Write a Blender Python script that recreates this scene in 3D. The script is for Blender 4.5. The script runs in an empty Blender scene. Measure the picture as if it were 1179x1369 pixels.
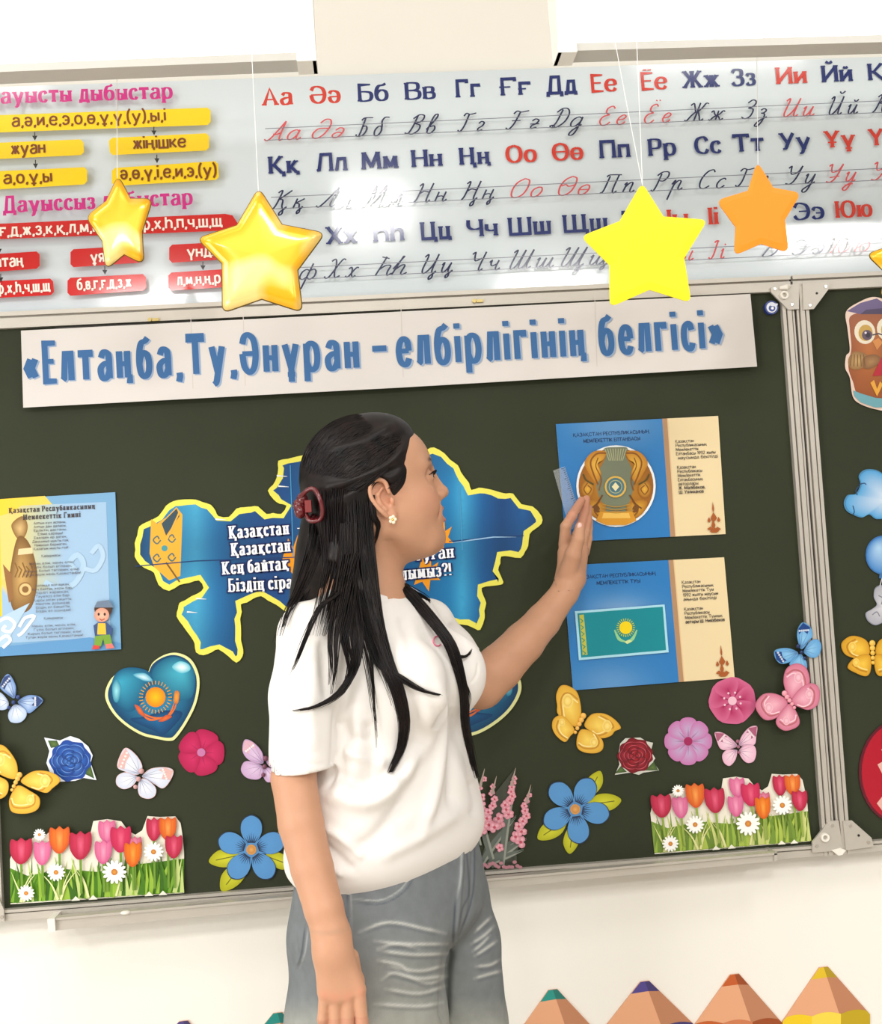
import bpy, math, random
import numpy as np
from mathutils import Vector, Matrix
from mathutils.geometry import tessellate_polygon, delaunay_2d_cdt
random.seed(7); RNG = np.random.default_rng(7)
scene = bpy.context.scene
COL = scene.collection
# ------------------------------------------------------------------ camera
IW, IH, FPX = 1179.0, 1369.0, 1500.0
CAM = np.array([0.0, -2.0, 1.42])
YAW, PITCH, ROLL = math.radians(-3.617), math.radians(2.578), math.radians(-3.540)
_f = np.array([-math.sin(YAW) * math.cos(PITCH), math.cos(YAW) * math.cos(PITCH), math.sin(PITCH)])
_r0 = np.array([math.cos(YAW), math.sin(YAW), 0.0]); _u0 = np.cross(_r0, _f)
_r = math.cos(ROLL) * _r0 + math.sin(ROLL) * _u0
_u = -math.sin(ROLL) * _r0 + math.cos(ROLL) * _u0
cam_data = bpy.data.cameras.new('camera')
cam = bpy.data.objects.new('camera', cam_data); COL.objects.link(cam)
cam_data.sensor_fit = 'VERTICAL'; cam_data.sensor_height = 24.0; cam_data.lens = FPX / IH * 24.0
cam_data.clip_start = 0.05
cam.matrix_world = Matrix(((_r[0], _u[0], -_f[0], CAM[0]), (_r[1], _u[1], -_f[1], CAM[1]),
                           (_r[2], _u[2], -_f[2], CAM[2]), (0, 0, 0, 1)))
scene.camera = cam
# ------------------------------------------------------------------ colour management
vs = scene.view_settings
scene.display_settings.display_device = 'sRGB'
vs.view_transform = 'Standard'; vs.look = 'None'; vs.gamma = 1.0; vs.use_curve_mapping = False
vs.exposure = 0.56
# ------------------------------------------------------------------ lights
world = bpy.data.worlds.new('world'); scene.world = world; world.use_nodes = True
bg = world.node_tree.nodes['Background']; bg.inputs[0].default_value = (1.0, 0.97, 0.93, 1); bg.inputs[1].default_value = 0.27

def area(name, loc, target, sx, sy, power, col=(1, 0.985, 0.96)):
    d = bpy.data.lights.new(name, 'AREA'); d.shape = 'RECTANGLE'; d.size = sx; d.size_y = sy
    d.energy = power; d.color = col
    o = bpy.data.objects.new(name, d); COL.objects.link(o); o.location = loc
    o.rotation_euler = (Vector(target) - Vector(loc)).to_track_quat('-Z', 'Y').to_euler()
    return o
for lx, ly, lw in ((-2.4, -3.27, 32), (-0.06, -3.27, 32), (2.62, -3.85, 46), (-1.3, -1.5, 9), (1.3, -1.5, 8), (-1.2, -4.9, 30), (1.2, -4.9, 30)):
    area('ceiling_light', (lx, ly, 3.1), (lx, ly + 0.001, 0), 0.6, 0.6, lw)

area('window_daylight', (-3.3, -2.6, 1.35), (0.3, 0.0, 0.9), 2.4, 1.5, 52, (1.0, 0.99, 0.97))
# ------------------------------------------------------------------ px -> place
def W(px, py, off=0.0):
    """world point on the plane lying `off` metres in front of the blackboard, seen at photo pixel px,py"""
    d = (px - IW / 2) / FPX * _r - (py - IH / 2) / FPX * _u + _f
    t = (-off - CAM[1]) / d[1]
    p = CAM + t * d
    return p
def scale_at(off): return (2.0 - off) / FPX          # metres per photo pixel
def lin(c):
    c = np.asarray(c, float) / 255.0
    return np.where(c <= 0.04045, c / 12.92, ((c + 0.055) / 1.055) ** 2.4)
# ------------------------------------------------------------------ materials
MATS = {}
def pbsdf(name, col=None, rough=0.6, metal=0.0, attr=False, spec=0.5, bump=0.0, bscale=200, noise=0.0, nscale=8, coat=0.0,
          sub=0.0, trans=0.0, alpha=1.0, emit=0.0, stretch=None):
    if name in MATS: return MATS[name]
    m = bpy.data.materials.new(name); m.use_nodes = True; nt = m.node_tree; b = nt.nodes['Principled BSDF']
    b.inputs['Roughness'].default_value = rough; b.inputs['Metallic'].default_value = metal
    b.inputs['Specular IOR Level'].default_value = spec
    b.inputs['Coat Weight'].default_value = coat; b.inputs['Coat Roughness'].default_value = 0.08
    if sub: b.inputs['Subsurface Weight'].default_value = sub; b.inputs['Subsurface Radius'].default_value = (0.6, 0.25, 0.15); b.inputs['Subsurface Scale'].default_value = 0.01
    b.inputs['Transmission Weight'].default_value = trans; b.inputs['Alpha'].default_value = alpha
    tc = nt.nodes.new('ShaderNodeTexCoord')
    if attr:
        a = nt.nodes.new('ShaderNodeAttribute'); a.attribute_name = 'Col'; src = a.outputs['Color']
    else:
        a = nt.nodes.new('ShaderNodeRGB'); a.outputs[0].default_value = (*lin(col), 1); src = a.outputs[0]
    if noise:
        n = nt.nodes.new('ShaderNodeTexNoise'); n.inputs['Scale'].default_value = nscale; n.inputs['Detail'].default_value = 6
        if stretch:
            mp = nt.nodes.new('ShaderNodeMapping'); mp.inputs['Scale'].default_value = stretch
            nt.links.new(tc.outputs['Object'], mp.inputs[0]); nt.links.new(mp.outputs[0], n.inputs['Vector'])
        else: nt.links.new(tc.outputs['Object'], n.inputs['Vector'])
        mr = nt.nodes.new('ShaderNodeMapRange'); mr.inputs[1].default_value = 0.3; mr.inputs[2].default_value = 0.7
        mr.inputs[3].default_value = 1 - noise; mr.inputs[4].default_value = 1 + noise
        nt.links.new(n.outputs[0], mr.inputs[0])
        v = nt.nodes.new('ShaderNodeVectorMath'); v.operation = 'SCALE'
        nt.links.new(src, v.inputs[0]); nt.links.new(mr.outputs[0], v.inputs['Scale']); src = v.outputs[0]
    nt.links.new(src, b.inputs['Base Color'])
    if emit:
        nt.links.new(src, b.inputs['Emission Color']); b.inputs['Emission Strength'].default_value = emit
    if bump:
        n2 = nt.nodes.new('ShaderNodeTexNoise'); n2.inputs['Scale'].default_value = bscale; n2.inputs['Detail'].default_value = 4
        nt.links.new(tc.outputs['Object'], n2.inputs['Vector'])
        bp = nt.nodes.new('ShaderNodeBump'); bp.inputs['Strength'].default_value = bump; bp.inputs['Distance'].default_value = 0.002
        nt.links.new(n2.outputs[0], bp.inputs['Height']); nt.links.new(bp.outputs[0], b.inputs['Normal'])
    MATS[name] = m
    return m
M_paper = pbsdf('printed_paper', attr=True, rough=0.5, spec=0.3)
M_gloss = pbsdf('laminated_print', attr=True, rough=0.28, spec=0.45)
M_sheet = pbsdf('glossy_banner_print', attr=True, rough=0.10, spec=0.6)
M_board = pbsdf('blackboard_green', (52, 57, 41), rough=0.6, spec=0.15, noise=0.06, nscale=3, bump=0.05, bscale=500)
M_alu = pbsdf('anodised_aluminium', (196, 190, 180), rough=0.42, metal=0.35, noise=0.03, nscale=20)
M_aludark = pbsdf('aluminium_groove', (168, 162, 152), rough=0.5, metal=0.3, noise=0.03, nscale=20)
M_white_plastic = pbsdf('white_plastic', (236, 232, 222), rough=0.4, noise=0.02)
M_wall = pbsdf('painted_wall', (244, 240, 232), rough=0.8, spec=0.2, bump=0.08, bscale=350, noise=0.015, nscale=2)
M_dark = pbsdf('dark_steel', (50, 46, 44), rough=0.4, metal=0.5, noise=0.05)
M_steel = pbsdf('bright_steel', (200, 196, 190), rough=0.25, metal=0.9, noise=0.03)
# ------------------------------------------------------------------ objects
def link(o, parent=None):
    COL.objects.link(o)
    if parent is not None: o.parent = parent
    return o
def thing(name, label, cat, loc=(0, 0, 0), group=None):
    o = bpy.data.objects.new(name, None); COL.objects.link(o); o.location = [float(v) for v in loc]
    o.empty_display_size = 0.05; o['label'] = label; o['category'] = cat
    if group: o['group'] = group
    return o
def mesh_obj(name, verts, faces, mat, parent=None, cols=None, smooth=False, label=None, struct=False):
    """verts in world coordinates; the origin of a child is its parent's origin"""
    V = np.asarray(verts, float).reshape(-1, 3)
    org = np.array(parent.location) if parent is not None else (V.min(0) + V.max(0)) / 2
    pp = parent
    while pp is not None and pp.parent is not None:
        pp = pp.parent; org = org + np.array(pp.location)
    me = bpy.data.meshes.new(name); me.from_pydata((V - org).tolist(), [], [list(map(int, f)) for f in faces]); me.update()
    if cols is not None:
        a = me.color_attributes.new('Col', 'FLOAT_COLOR', 'POINT')
        buf = np.ones((len(V), 4), np.float32); buf[:, :3] = np.asarray(cols, float); a.data.foreach_set('color', buf.ravel())
    if smooth: me.polygons.foreach_set('use_smooth', [True] * len(me.polygons))
    me.materials.append(mat)
    o = bpy.data.objects.new(name, me); link(o, parent)
    if parent is None: o.location = org.tolist()
    if label: o['label'] = label
    if struct: o['kind'] = 'structure'
    return o
def tag(o, label, cat, group=None):
    o['label'] = label; o['category'] = cat
    if group: o['group'] = group
    return o
class Geo:
    def __init__(s): s.V = []; s.F = []; s.C = []
    def add(s, v, f, c=None):
        n = len(s.V); s.V += [tuple(map(float, p)) for p in v]; s.F += [[i + n for i in q] for q in f]
        if c is not None: s.C += [tuple(map(float, c))] * len(v) if np.ndim(c) == 1 else [tuple(map(float, q)) for q in c]
    def obj(s, name, mat, parent=None, **k):
        return mesh_obj(name, s.V, s.F, mat, parent, cols=(s.C if s.C else None), **k)
    def prism(s, pts, off0, off1, c=None, bevel=0.0):
        """extrude a photo-pixel outline from off0 to off1 in front of the board"""
        P = [W(x, y, off1) for x, y in pts]
        s.prism3(P, off1 - off0, c)
    def prism3(s, P, t, c=None):
        n = len(P); B = [np.array([p[0], p[1] + t, p[2]]) for p in P]
        tri = tessellate_polygon([[Vector((p[0], p[2], 0)) for p in P]])
        area2 = sum(P[i][0] * P[(i + 1) % n][2] - P[(i + 1) % n][0] * P[i][2] for i in range(n))
        F = []
        for a, b_, c_ in tri:
            ar = (P[b_][0] - P[a][0]) * (P[c_][2] - P[a][2]) - (P[c_][0] - P[a][0]) * (P[b_][2] - P[a][2])
            f = [a, b_, c_] if ar > 0 else [a, c_, b_]
            F.append(f); F.append([i + n for i in f[::-1]])
        for i in range(n):
            j = (i + 1) % n
            F.append([i, i + n, j + n, j] if area2 > 0 else [j, j + n, i + n, i])
        s.add(P + B, F, c)
    def box(s, a, b, c=None):
        a = np.minimum(a, b); b = np.maximum(a, b) if False else np.maximum(b, a)
        x0, y0, z0 = a; x1, y1, z1 = b
        v = [(x0,y0,z0),(x1,y0,z0),(x1,y1,z0),(x0,y1,z0),(x0,y0,z1),(x1,y0,z1),(x1,y1,z1),(x0,y1,z1)]
        s.add(v, [(0,3,2,1),(4,5,6,7),(0,1,5,4),(1,2,6,5),(2,3,7,6),(3,0,4,7)], c)
    def tube(s, P, R, n=10, c=None, caps=True):
        P = [np.array(p, float) for p in P]; m = len(P)
        if np.isscalar(R): R = [R] * m
        T = [P[min(i + 1, m - 1)] - P[max(i - 1, 0)] for i in range(m)]; T = [t / (np.linalg.norm(t) + 1e-12) for t in T]
        up = np.array([0, 0, 1.0]) if abs(T[0][2]) < 0.9 else np.array([1.0, 0, 0])
        N = np.cross(T[0], up); N /= np.linalg.norm(N); V = []
        for i in range(m):
            N = N - T[i] * (N @ T[i]); N /= np.linalg.norm(N) + 1e-12; Bn = np.cross(T[i], N)
            for k in range(n):
                a = 2 * math.pi * k / n; V.append(P[i] + R[i] * (math.cos(a) * N + math.sin(a) * Bn))
        F = [[i * n + k, i * n + (k + 1) % n, (i + 1) * n + (k + 1) % n, (i + 1) * n + k] for i in range(m - 1) for k in range(n)]
        if caps: F.append(list(range(n))[::-1]); F.append([(m - 1) * n + k for k in range(n)])
        s.add(V, F, c)
    def ellipsoid(s, ctr, rad, nu=16, nv=10, c=None, M=None):
        V = []; F = []
        for j in range(nv + 1):
            t = math.pi * j / nv
            for i in range(nu):
                a = 2 * math.pi * i / nu
                v = np.array([rad[0] * math.sin(t) * math.cos(a), rad[1] * math.sin(t) * math.sin(a), rad[2] * math.cos(t)])
                if M is not None: v = M @ v
                V.append(np.array(ctr) + v)
        for j in range(nv):
            for i in range(nu):
                F.append([j * nu + i, (j + 1) * nu + i, (j + 1) * nu + (i + 1) % nu, j * nu + (i + 1) % nu])
        s.add(V, F, c)
    def cyl_y(s, p, r, t, n=20, c=None, hole=0.0):
        """disc / ring facing the room, front at p, thickness t towards the wall"""
        if hole <= 0:
            P = [np.array([p[0] + r * math.cos(2 * math.pi * k / n), p[1], p[2] + r * math.sin(2 * math.pi * k / n)]) for k in range(n)]
            s.prism3(P, t, c)
        else:
            V = []; F = []
            for rr, yy in ((r, 0), (r, t), (hole, t), (hole, 0)):
                V += [(p[0] + rr * math.cos(2 * math.pi * k / n), p[1] + yy, p[2] + rr * math.sin(2 * math.pi * k / n)) for k in range(n)]
            for q in range(4):
                for k in range(n):
                    F.append([q * n + k, q * n + (k + 1) % n, ((q + 1) % 4) * n + (k + 1) % n, ((q + 1) % 4) * n + k])
            s.add(V, F, c)
def cr(pts, closed=False, n=6):
    """Catmull-Rom through 2-D or 3-D points"""
    P = np.asarray(pts, float); m = len(P)
    if m < 3 and not closed: return P
    if closed: Q = np.vstack([P[-1], P, P[0], P[1]])
    else: Q = np.vstack([2 * P[0] - P[1], P, 2 * P[-1] - P[-2]])
    out = []
    t = np.linspace(0, 1, n, endpoint=False)[:, None]
    for i in range(1, len(Q) - 2):
        a, b, c, d = Q[i - 1], Q[i], Q[i + 1], Q[i + 2]
        out.append(0.5 * ((2 * b) + (-a + c) * t + (2 * a - 5 * b + 4 * c - d) * t ** 2 + (-a + 3 * b - 3 * c + d) * t ** 3))
    out = np.vstack(out)
    if not closed: out = np.vstack([out, P[-1]])
    return out
# ------------------------------------------------------------------ flat print (ink layers on paper), drawn in wall coordinates
LAY = 0.00005
class Sheet:
    """paper cut to an outline, lying `off` in front of the board, and the ink printed on it"""
    def __init__(s, off, mat=None): s.off = off; s.z = off; s.mat = mat or M_paper; s.ink = Geo(); s.parts = []
    def p(s, x, y): q = W(x, y, s.off); return (q[0], q[2])
    def paper(s, pts, col, t=0.0006, smooth=False, name='paper'):
        if smooth: pts = cr(pts, True)
        g = Geo(); g.prism(pts, s.off - t, s.off, lin(col)); s.parts.append((name, g)); s.z = s.off + LAY
        return s
    def _tri(s, T, C):
        for q in range(len(T)):
            t = T[q]; ar = (t[1][0]-t[0][0])*(t[2][1]-t[0][1]) - (t[2][0]-t[0][0])*(t[1][1]-t[0][1])
            o = (0, 1, 2) if ar > 0 else (0, 2, 1)
            s.ink.add([(t[i][0], -s.z, t[i][1]) for i in o], [(0, 1, 2)], [C[q][i] for i in o])
    def poly(s, pts, col, smooth=False, sub=None, lift=True):
        """col: rgb or function (px,py)->rgb ; sub: triangle size in px for gradients"""
        if smooth: pts = cr(pts, True)
        pts = [tuple(map(float, q)) for q in pts]
        tri = tessellate_polygon([[Vector((x, y, 0)) for x, y in pts]])
        T = [[np.array(pts[i]) for i in t] for t in tri]
        if sub:
            out = []; st = T
            while st:
                t = st.pop(); e = [np.linalg.norm(t[i] - t[(i + 1) % 3]) for i in range(3)]; k = int(np.argmax(e))
                if e[k] > sub:
                    m = (t[k] + t[(k + 1) % 3]) / 2; o = t[(k + 2) % 3]; st.append([t[k], m, o]); st.append([m, t[(k + 1) % 3], o])
                else: out.append(t)
            T = out
        if callable(col): C = [[lin(col(*v)) for v in t] for t in T]
        else: c = lin(col); C = [[c, c, c]] * len(T)
        s._tri([[s.p(*v) for v in t] for t in T], C)
        if lift: s.z += LAY
        return s
    def blob(s, pts, c0, c1, ctr=None, rings=3, smooth=True, power=1.0, n=6):
        """star-shaped outline shaded from c0 at its centre to c1 at its rim (printed shading)"""
        if smooth: pts = cr(pts, True, n)
        pts = np.asarray(pts, float); ctr = pts.mean(0) if ctr is None else np.array(ctr, float)
        c0, c1 = lin(c0), lin(c1); T = []; C = []; m = len(pts)
        for k in range(rings):
            a, b = k / rings, (k + 1) / rings; ca = c0 + (c1 - c0) * a ** power; cb = c0 + (c1 - c0) * b ** power
            for i in range(m):
                j = (i + 1) % m
                A, B = ctr + (pts[i] - ctr) * b, ctr + (pts[j] - ctr) * b
                if k == 0: T.append([ctr, A, B]); C.append([ca, cb, cb])
                else:
                    D, E = ctr + (pts[i] - ctr) * a, ctr + (pts[j] - ctr) * a
                    T += [[D, A, B], [D, B, E]]; C += [[ca, cb, cb], [ca, cb, ca]]
        s._tri([[s.p(*v) for v in t] for t in T], C); s.z += LAY
        return s
    def ell(s, x, y, rx, ry, c0, c1=None, rot=0, n=18, rings=2):
        a = np.linspace(0, 2 * math.pi, n, endpoint=False); c, d = math.cos(math.radians(rot)), math.sin(math.radians(rot))
        pts = [(x + rx * math.cos(t) * c - ry * math.sin(t) * d, y + rx * math.cos(t) * d + ry * math.sin(t) * c) for t in a]
        if c1 is None: return s.poly(pts, c0)
        return s.blob(pts, c0, c1, (x, y), rings=rings, smooth=False)
    def line(s, pts, w, col, smooth=False, closed=False, taper=None, lift=True, sm=4):
        """stroke of w px"""
        if smooth: pts = cr(pts, closed, sm)
        P = [np.array(s.p(*q)) for q in pts]
        s.stroke(P, w / 745.0, lin(col), closed, taper)
        if lift: s.z += LAY
        return s
    def stroke(s, P, w, c, closed=False, taper=None, contrast=None):
        n = len(P); V = []; Wd = []
        for i in range(n):
            a = P[i - 1] if (i > 0 or closed) else P[i]; b = P[(i + 1) % n] if (i < n - 1 or closed) else P[i]
            t1 = P[i] - a; t2 = b - P[i]
            l1, l2 = np.linalg.norm(t1), np.linalg.norm(t2)
            t1 = t1 / l1 if l1 > 1e-9 else (t2 / max(l2, 1e-9)); t2 = t2 / l2 if l2 > 1e-9 else t1
            t = t1 + t2; l = np.linalg.norm(t)
            if l < 0.3: t = t2; k = 1
            else: t = t / l; k = 1 / max(0.5, float(t @ t1))
            nn = np.array([-t[1], t[0]])
            ww = w
            if contrast is not None: ww = w * (contrast + (1 - contrast) * abs(t[1]))
            if taper is not None: ww = w * taper(i / (n - 1))
            V.append((P[i] + nn * ww * k / 2, P[i] - nn * ww * k / 2))
        vs_ = [(float(q[0]), -s.z, float(q[1])) for pr in V for q in pr]
        F = [(2 * i, 2 * i + 1, 2 * i + 3, 2 * i + 2) for i in range(n - 1)]
        if closed: F.append((2 * n - 2, 2 * n - 1, 1, 0))
        s.ink.add(vs_, F, c)
    def finish(s, name, label, cat, group=None, ink='print', matpaper=None):
        if s.parts: c = np.mean(np.array(s.parts[0][1].V), 0)
        else: c = np.mean(np.array(s.ink.V), 0)
        t = thing(name, label, cat, c, group)
        for nm, g in s.parts: g.obj(nm, matpaper or s.mat, t)
        if s.ink.V: s.ink.obj(ink, s.mat, t)
        return t
# ------------------------------------------------------------------ lettering, drawn as pen strokes
CAPS = {
'А':"0,0 3.5,10 7,0;1.2,3.3 5.8,3.3",'Ә':"~.3,7.6 1.4,9.5 3.6,10 6.2,8.6 7.1,5 6.1,1.4 3.6,0 1,1.5 .1,5;.1,5 7.1,5",
'Б':"6,10 0,10 0,0;~0,5.7 3,5.7 5.6,5 6.3,2.9 5.4,.7 3,0 0,0",
'В':"0,0 0,10;~0,10 3,10 5.2,9.4 5.7,7.6 5.1,5.9 3,5.3 0,5.3;~0,5.3 3.3,5.3 5.8,4.5 6.3,2.7 5.6,.8 3.3,0 0,0",
'Г':"0,0 0,10 5.6,10 5.6,8.4",'Ғ':"0,0 0,10 5.6,10 5.6,8.4;-1.4,5 3.6,5",'Д':"0,-2.2 0,0 8,0 8,-2.2;1.2,0 2.4,10 6.8,10 6.8,0",
'Е':"6,10 0,10 0,0 6.1,0;0,5.2 4.8,5.2",'Ж':"4.5,0 4.5,10;0,0 3.2,5.2 5.8,5.2 9,0;0.3,10 3.4,5.2;8.7,10 5.6,5.2",
'З':"~.2,8 1.2,9.6 3,10 5.2,9.3 5.6,7.5 4.8,5.8 2.4,5.3;~2.4,5.3 5.2,4.7 6,2.8 5.2,.8 3,0 1.1,.4 0,2",
'И':"0,10 0,0;0,.6 6.6,9.4;6.6,10 6.6,0",'К':"0,0 0,10;0,5 2,5 6.2,10;2,5 6.6,0",'Л':"-.3,.2 .9,.8 2.2,10 6.8,10 6.8,0",
'М':"0,0 .5,10;.5,10 4.3,1;8.1,10 4.3,1;8.1,10 8.6,0",'Н':"0,0 0,10;6.6,0 6.6,10;0,5.2 6.6,5.2",
'О':"~3.7,10 1,8.6 0,5 1,1.4 3.7,0 6.4,1.4 7.4,5 6.4,8.6 3.7,10",'П':"0,0 0,10 6.6,10 6.6,0",
'Р':"0,0 0,10;~0,10 3.4,10 5.8,9.2 6.3,7.2 5.6,5.1 3.4,4.4 0,4.4",'С':"~6.6,7.4 5.6,9.4 3.8,10 1,8.6 0,5 1,1.4 3.8,0 5.7,.5 6.8,2.4",
'Т':"0,8.4 0,10 7.2,10 7.2,8.4;3.6,10 3.6,0",'У':"0,10 3.6,3.5;~6.8,10 3.6,3.5 2.4,.8 .7,.1",'Ү':"0,10 3.5,4.5 3.5,0;3.5,4.5 7,10",
'Ф':"4.4,-.2 4.4,10.2;~4.4,8.8 1.2,8 0,5 1.2,2 4.4,1.2 7.6,2 8.8,5 7.6,8 4.4,8.8",'Х':"0,0 6.8,10;0,10 6.8,0",
'Һ':"0,0 0,10;~0,5.2 2.5,6.4 5.3,6 6.2,4 6.2,0",'Ц':"0,10 0,0 7.8,0 7.8,-2.2;6.4,10 6.4,0",'Ч':"6.2,10 6.2,0;~0,10 0,6.2 1.5,4.5 4,4.3 6.2,5",
'Ш':"0,10 0,0 9.6,0 9.6,10;4.8,10 4.8,0",'Щ':"0,10 0,0 11,0 11,-2.2;4.8,10 4.8,0;9.6,10 9.6,0",
'Ь':"0,10 0,0;~0,5.7 3,5.7 5.4,4.9 6,2.9 5.2,.8 3,0 0,0",'Ы':"0,10 0,0;~0,5.7 2.8,5.7 4.9,4.9 5.4,2.9 4.7,.8 2.8,0 0,0;8.4,0 8.4,10",
'Ъ':"0,8.4 0,10 2,10 2,0;~2,5.7 5,5.7 7.4,4.9 8,2.9 7.2,.8 5,0 2,0",'І':"0,0 0,10",
'Э':"~.2,7.4 1.2,9.4 3,10 5.8,8.6 6.8,5 5.8,1.4 3,0 1.1,.5 0,2.4;2.2,5 6.7,5",
'Ю':"0,0 0,10;0,5.1 3,5.1;~6.4,10 3.9,8.6 3,5 3.9,1.4 6.4,0 8.9,1.4 9.8,5 8.9,8.6 6.4,10",
'Я':"6,0 6,10;~6,10 2.8,10 .6,9.2 .1,7.3 .8,5.4 2.8,4.7 6,4.7;2.8,4.7 0,0",
'1':"0,8 2.4,10 2.4,0",'9':"~5.4,6.6 4.6,4.6 2.6,4 .6,5 0,7 .8,9.2 2.8,10 4.8,9.1 5.4,6.6 4.8,2.6 3,.3 .8,.4",'2':"~.2,7.6 1,9.4 3,10 5,9.2 5.3,7.2 4,4.8 0,0;0,0 5.6,0",
'0':"~2.8,10 .7,8.6 0,5 .7,1.4 2.8,0 4.9,1.4 5.6,5 4.9,8.6 2.8,10"}
CAPS['Ё'] = CAPS['Е'] + ";1.6,11.6 1.6,12.4;4.2,11.6 4.2,12.4"
CAPS['Й'] = CAPS['И'] + ";~1.6,12.6 3.3,11.6 5,12.6"
CAPS['Қ'] = CAPS['К'] + ";6.2,0 7.6,0 7.6,-2.2"
CAPS['Ң'] = CAPS['Н'] + ";6.6,0 7.9,0 7.9,-2.2"
CAPS['Ө'] = CAPS['О'] + ";.2,5 7.2,5"
CAPS['Ұ'] = CAPS['Ү'] + ";.8,3 6.2,3"
LOW = {'а':"~.5,5.5 1.6,6.8 3,7 4.6,6.4 5,5 5,4;5,5 5,0;~5,4.1 2.4,3.9 .4,3 0,1.8 .8,.3 2.4,0 4,.6 5,2",
'б':"~5.3,10.2 3.8,9.4 1.5,8.8 .3,6.6 0,3.5 .8,.9 2.8,0 4.9,.9 5.6,3.2 4.9,5.5 2.8,6.3 .9,5.2 .1,3.6",
'е':"0,3.7 5.4,3.7;~5.4,3.7 4.9,6.1 2.9,7 .9,6 0,3.5 .8,.9 2.9,0 4.4,.4 5.3,1.7",
'р':"0,7 0,-3;~0,5 1.2,6.7 3,7 4.9,6.1 5.7,3.5 4.9,.9 3,0 1.2,.4 0,2",'у':"0,7 3,0;~6,7 3,0 1.9,-2.4 .4,-3",
'ф':"4.2,-3 4.2,10;~4.2,6.6 1.6,6.8 0,3.5 1.6,.2 4.2,.4 6.8,.2 8.4,3.5 6.8,6.8 4.2,6.6",
'һ':"0,0 0,10;~0,4.5 1,6.4 2.8,7 4.4,6.3 5,4.6 5,3;5,4 5,0",'і':"0,0 0,7;0,9 0,10.4",'ү':"0,7 3,.6 3,-3;6,7 3,.6",
',':"0,.6 .2,-.4 -.5,-1.8",'.':"0,0 0,1",'-':"0,4 3.4,4",'–':"0,4 6,4",'(':"~2,11 .4,8 0,4.5 .4,1 2,-2",')':"~0,11 1.6,8 2,4.5 1.6,1 0,-2",
'«':"2.2,6 0,3.6 2.2,1.2;5,6 2.8,3.6 5,1.2",'»':"0,6 2.2,3.6 0,1.2;2.8,6 5,3.6 2.8,1.2",'?':"~0,7.6 .8,9.4 2.6,10 4.4,9.2 4.8,7.4 3.6,5.6 2.4,4.4 2.4,3;2.4,0 2.4,1",'!':"0,3 0,10;0,0 0,1",':':"0,0 0,1;0,5 0,6"}
LOW['ё'] = LOW['е'] + ";1.6,8.6 1.6,9.4;4.2,8.6 4.2,9.4"
LOW['ұ'] = LOW['ү'] + ";1,-1 5,-1"
def strokes(spec, k=1.0, sm=5):
    out = []
    for part in spec.split(';'):
        c = part.startswith('~'); pts = [tuple(float(v) * k for v in q.split(',')) for q in part.lstrip('~').split()]
        out.append((c, cr(pts, False, sm) if c else np.array(pts)))
    return out
def glyph(ch, sm=5):
    if ch in CAPS: return strokes(CAPS[ch], 1, sm)
    if ch in LOW: return strokes(LOW[ch], 1, sm)
    if ch.upper() in CAPS: return strokes(CAPS[ch.upper()], 0.7, sm)
    return None
_UI = "~.2,8.4 1.2,9.7 1.6,8 1.4,2 2.4,0 4,1.4 5.4,5 5.8,9.7;~5.8,9.7 5.6,2 6.4,0 7.6,1"
_ui = "~.1,3.8 .8,5 .8,1.6 1.6,0 3,1.6 3.8,5;~3.8,5 3.6,1.2 4.4,0 5.6,1"
_US = "~.2,8.4 1.2,9.7 1.4,8 1.2,2 2,0 3.6,2 4.6,9.7;~4.6,9.7 4.4,2 5.2,0 6.8,2 7.8,9.7;~7.8,9.7 7.6,2 8.4,0 9.6,1"
_us = "~.1,4 .8,5 .8,1.4 1.6,0 2.8,1.8 3.4,5;~3.4,5 3.3,1.2 4.1,0 5.3,1.8 6,5;~6,5 5.9,1.2 6.7,0 7.8,1"
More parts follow.
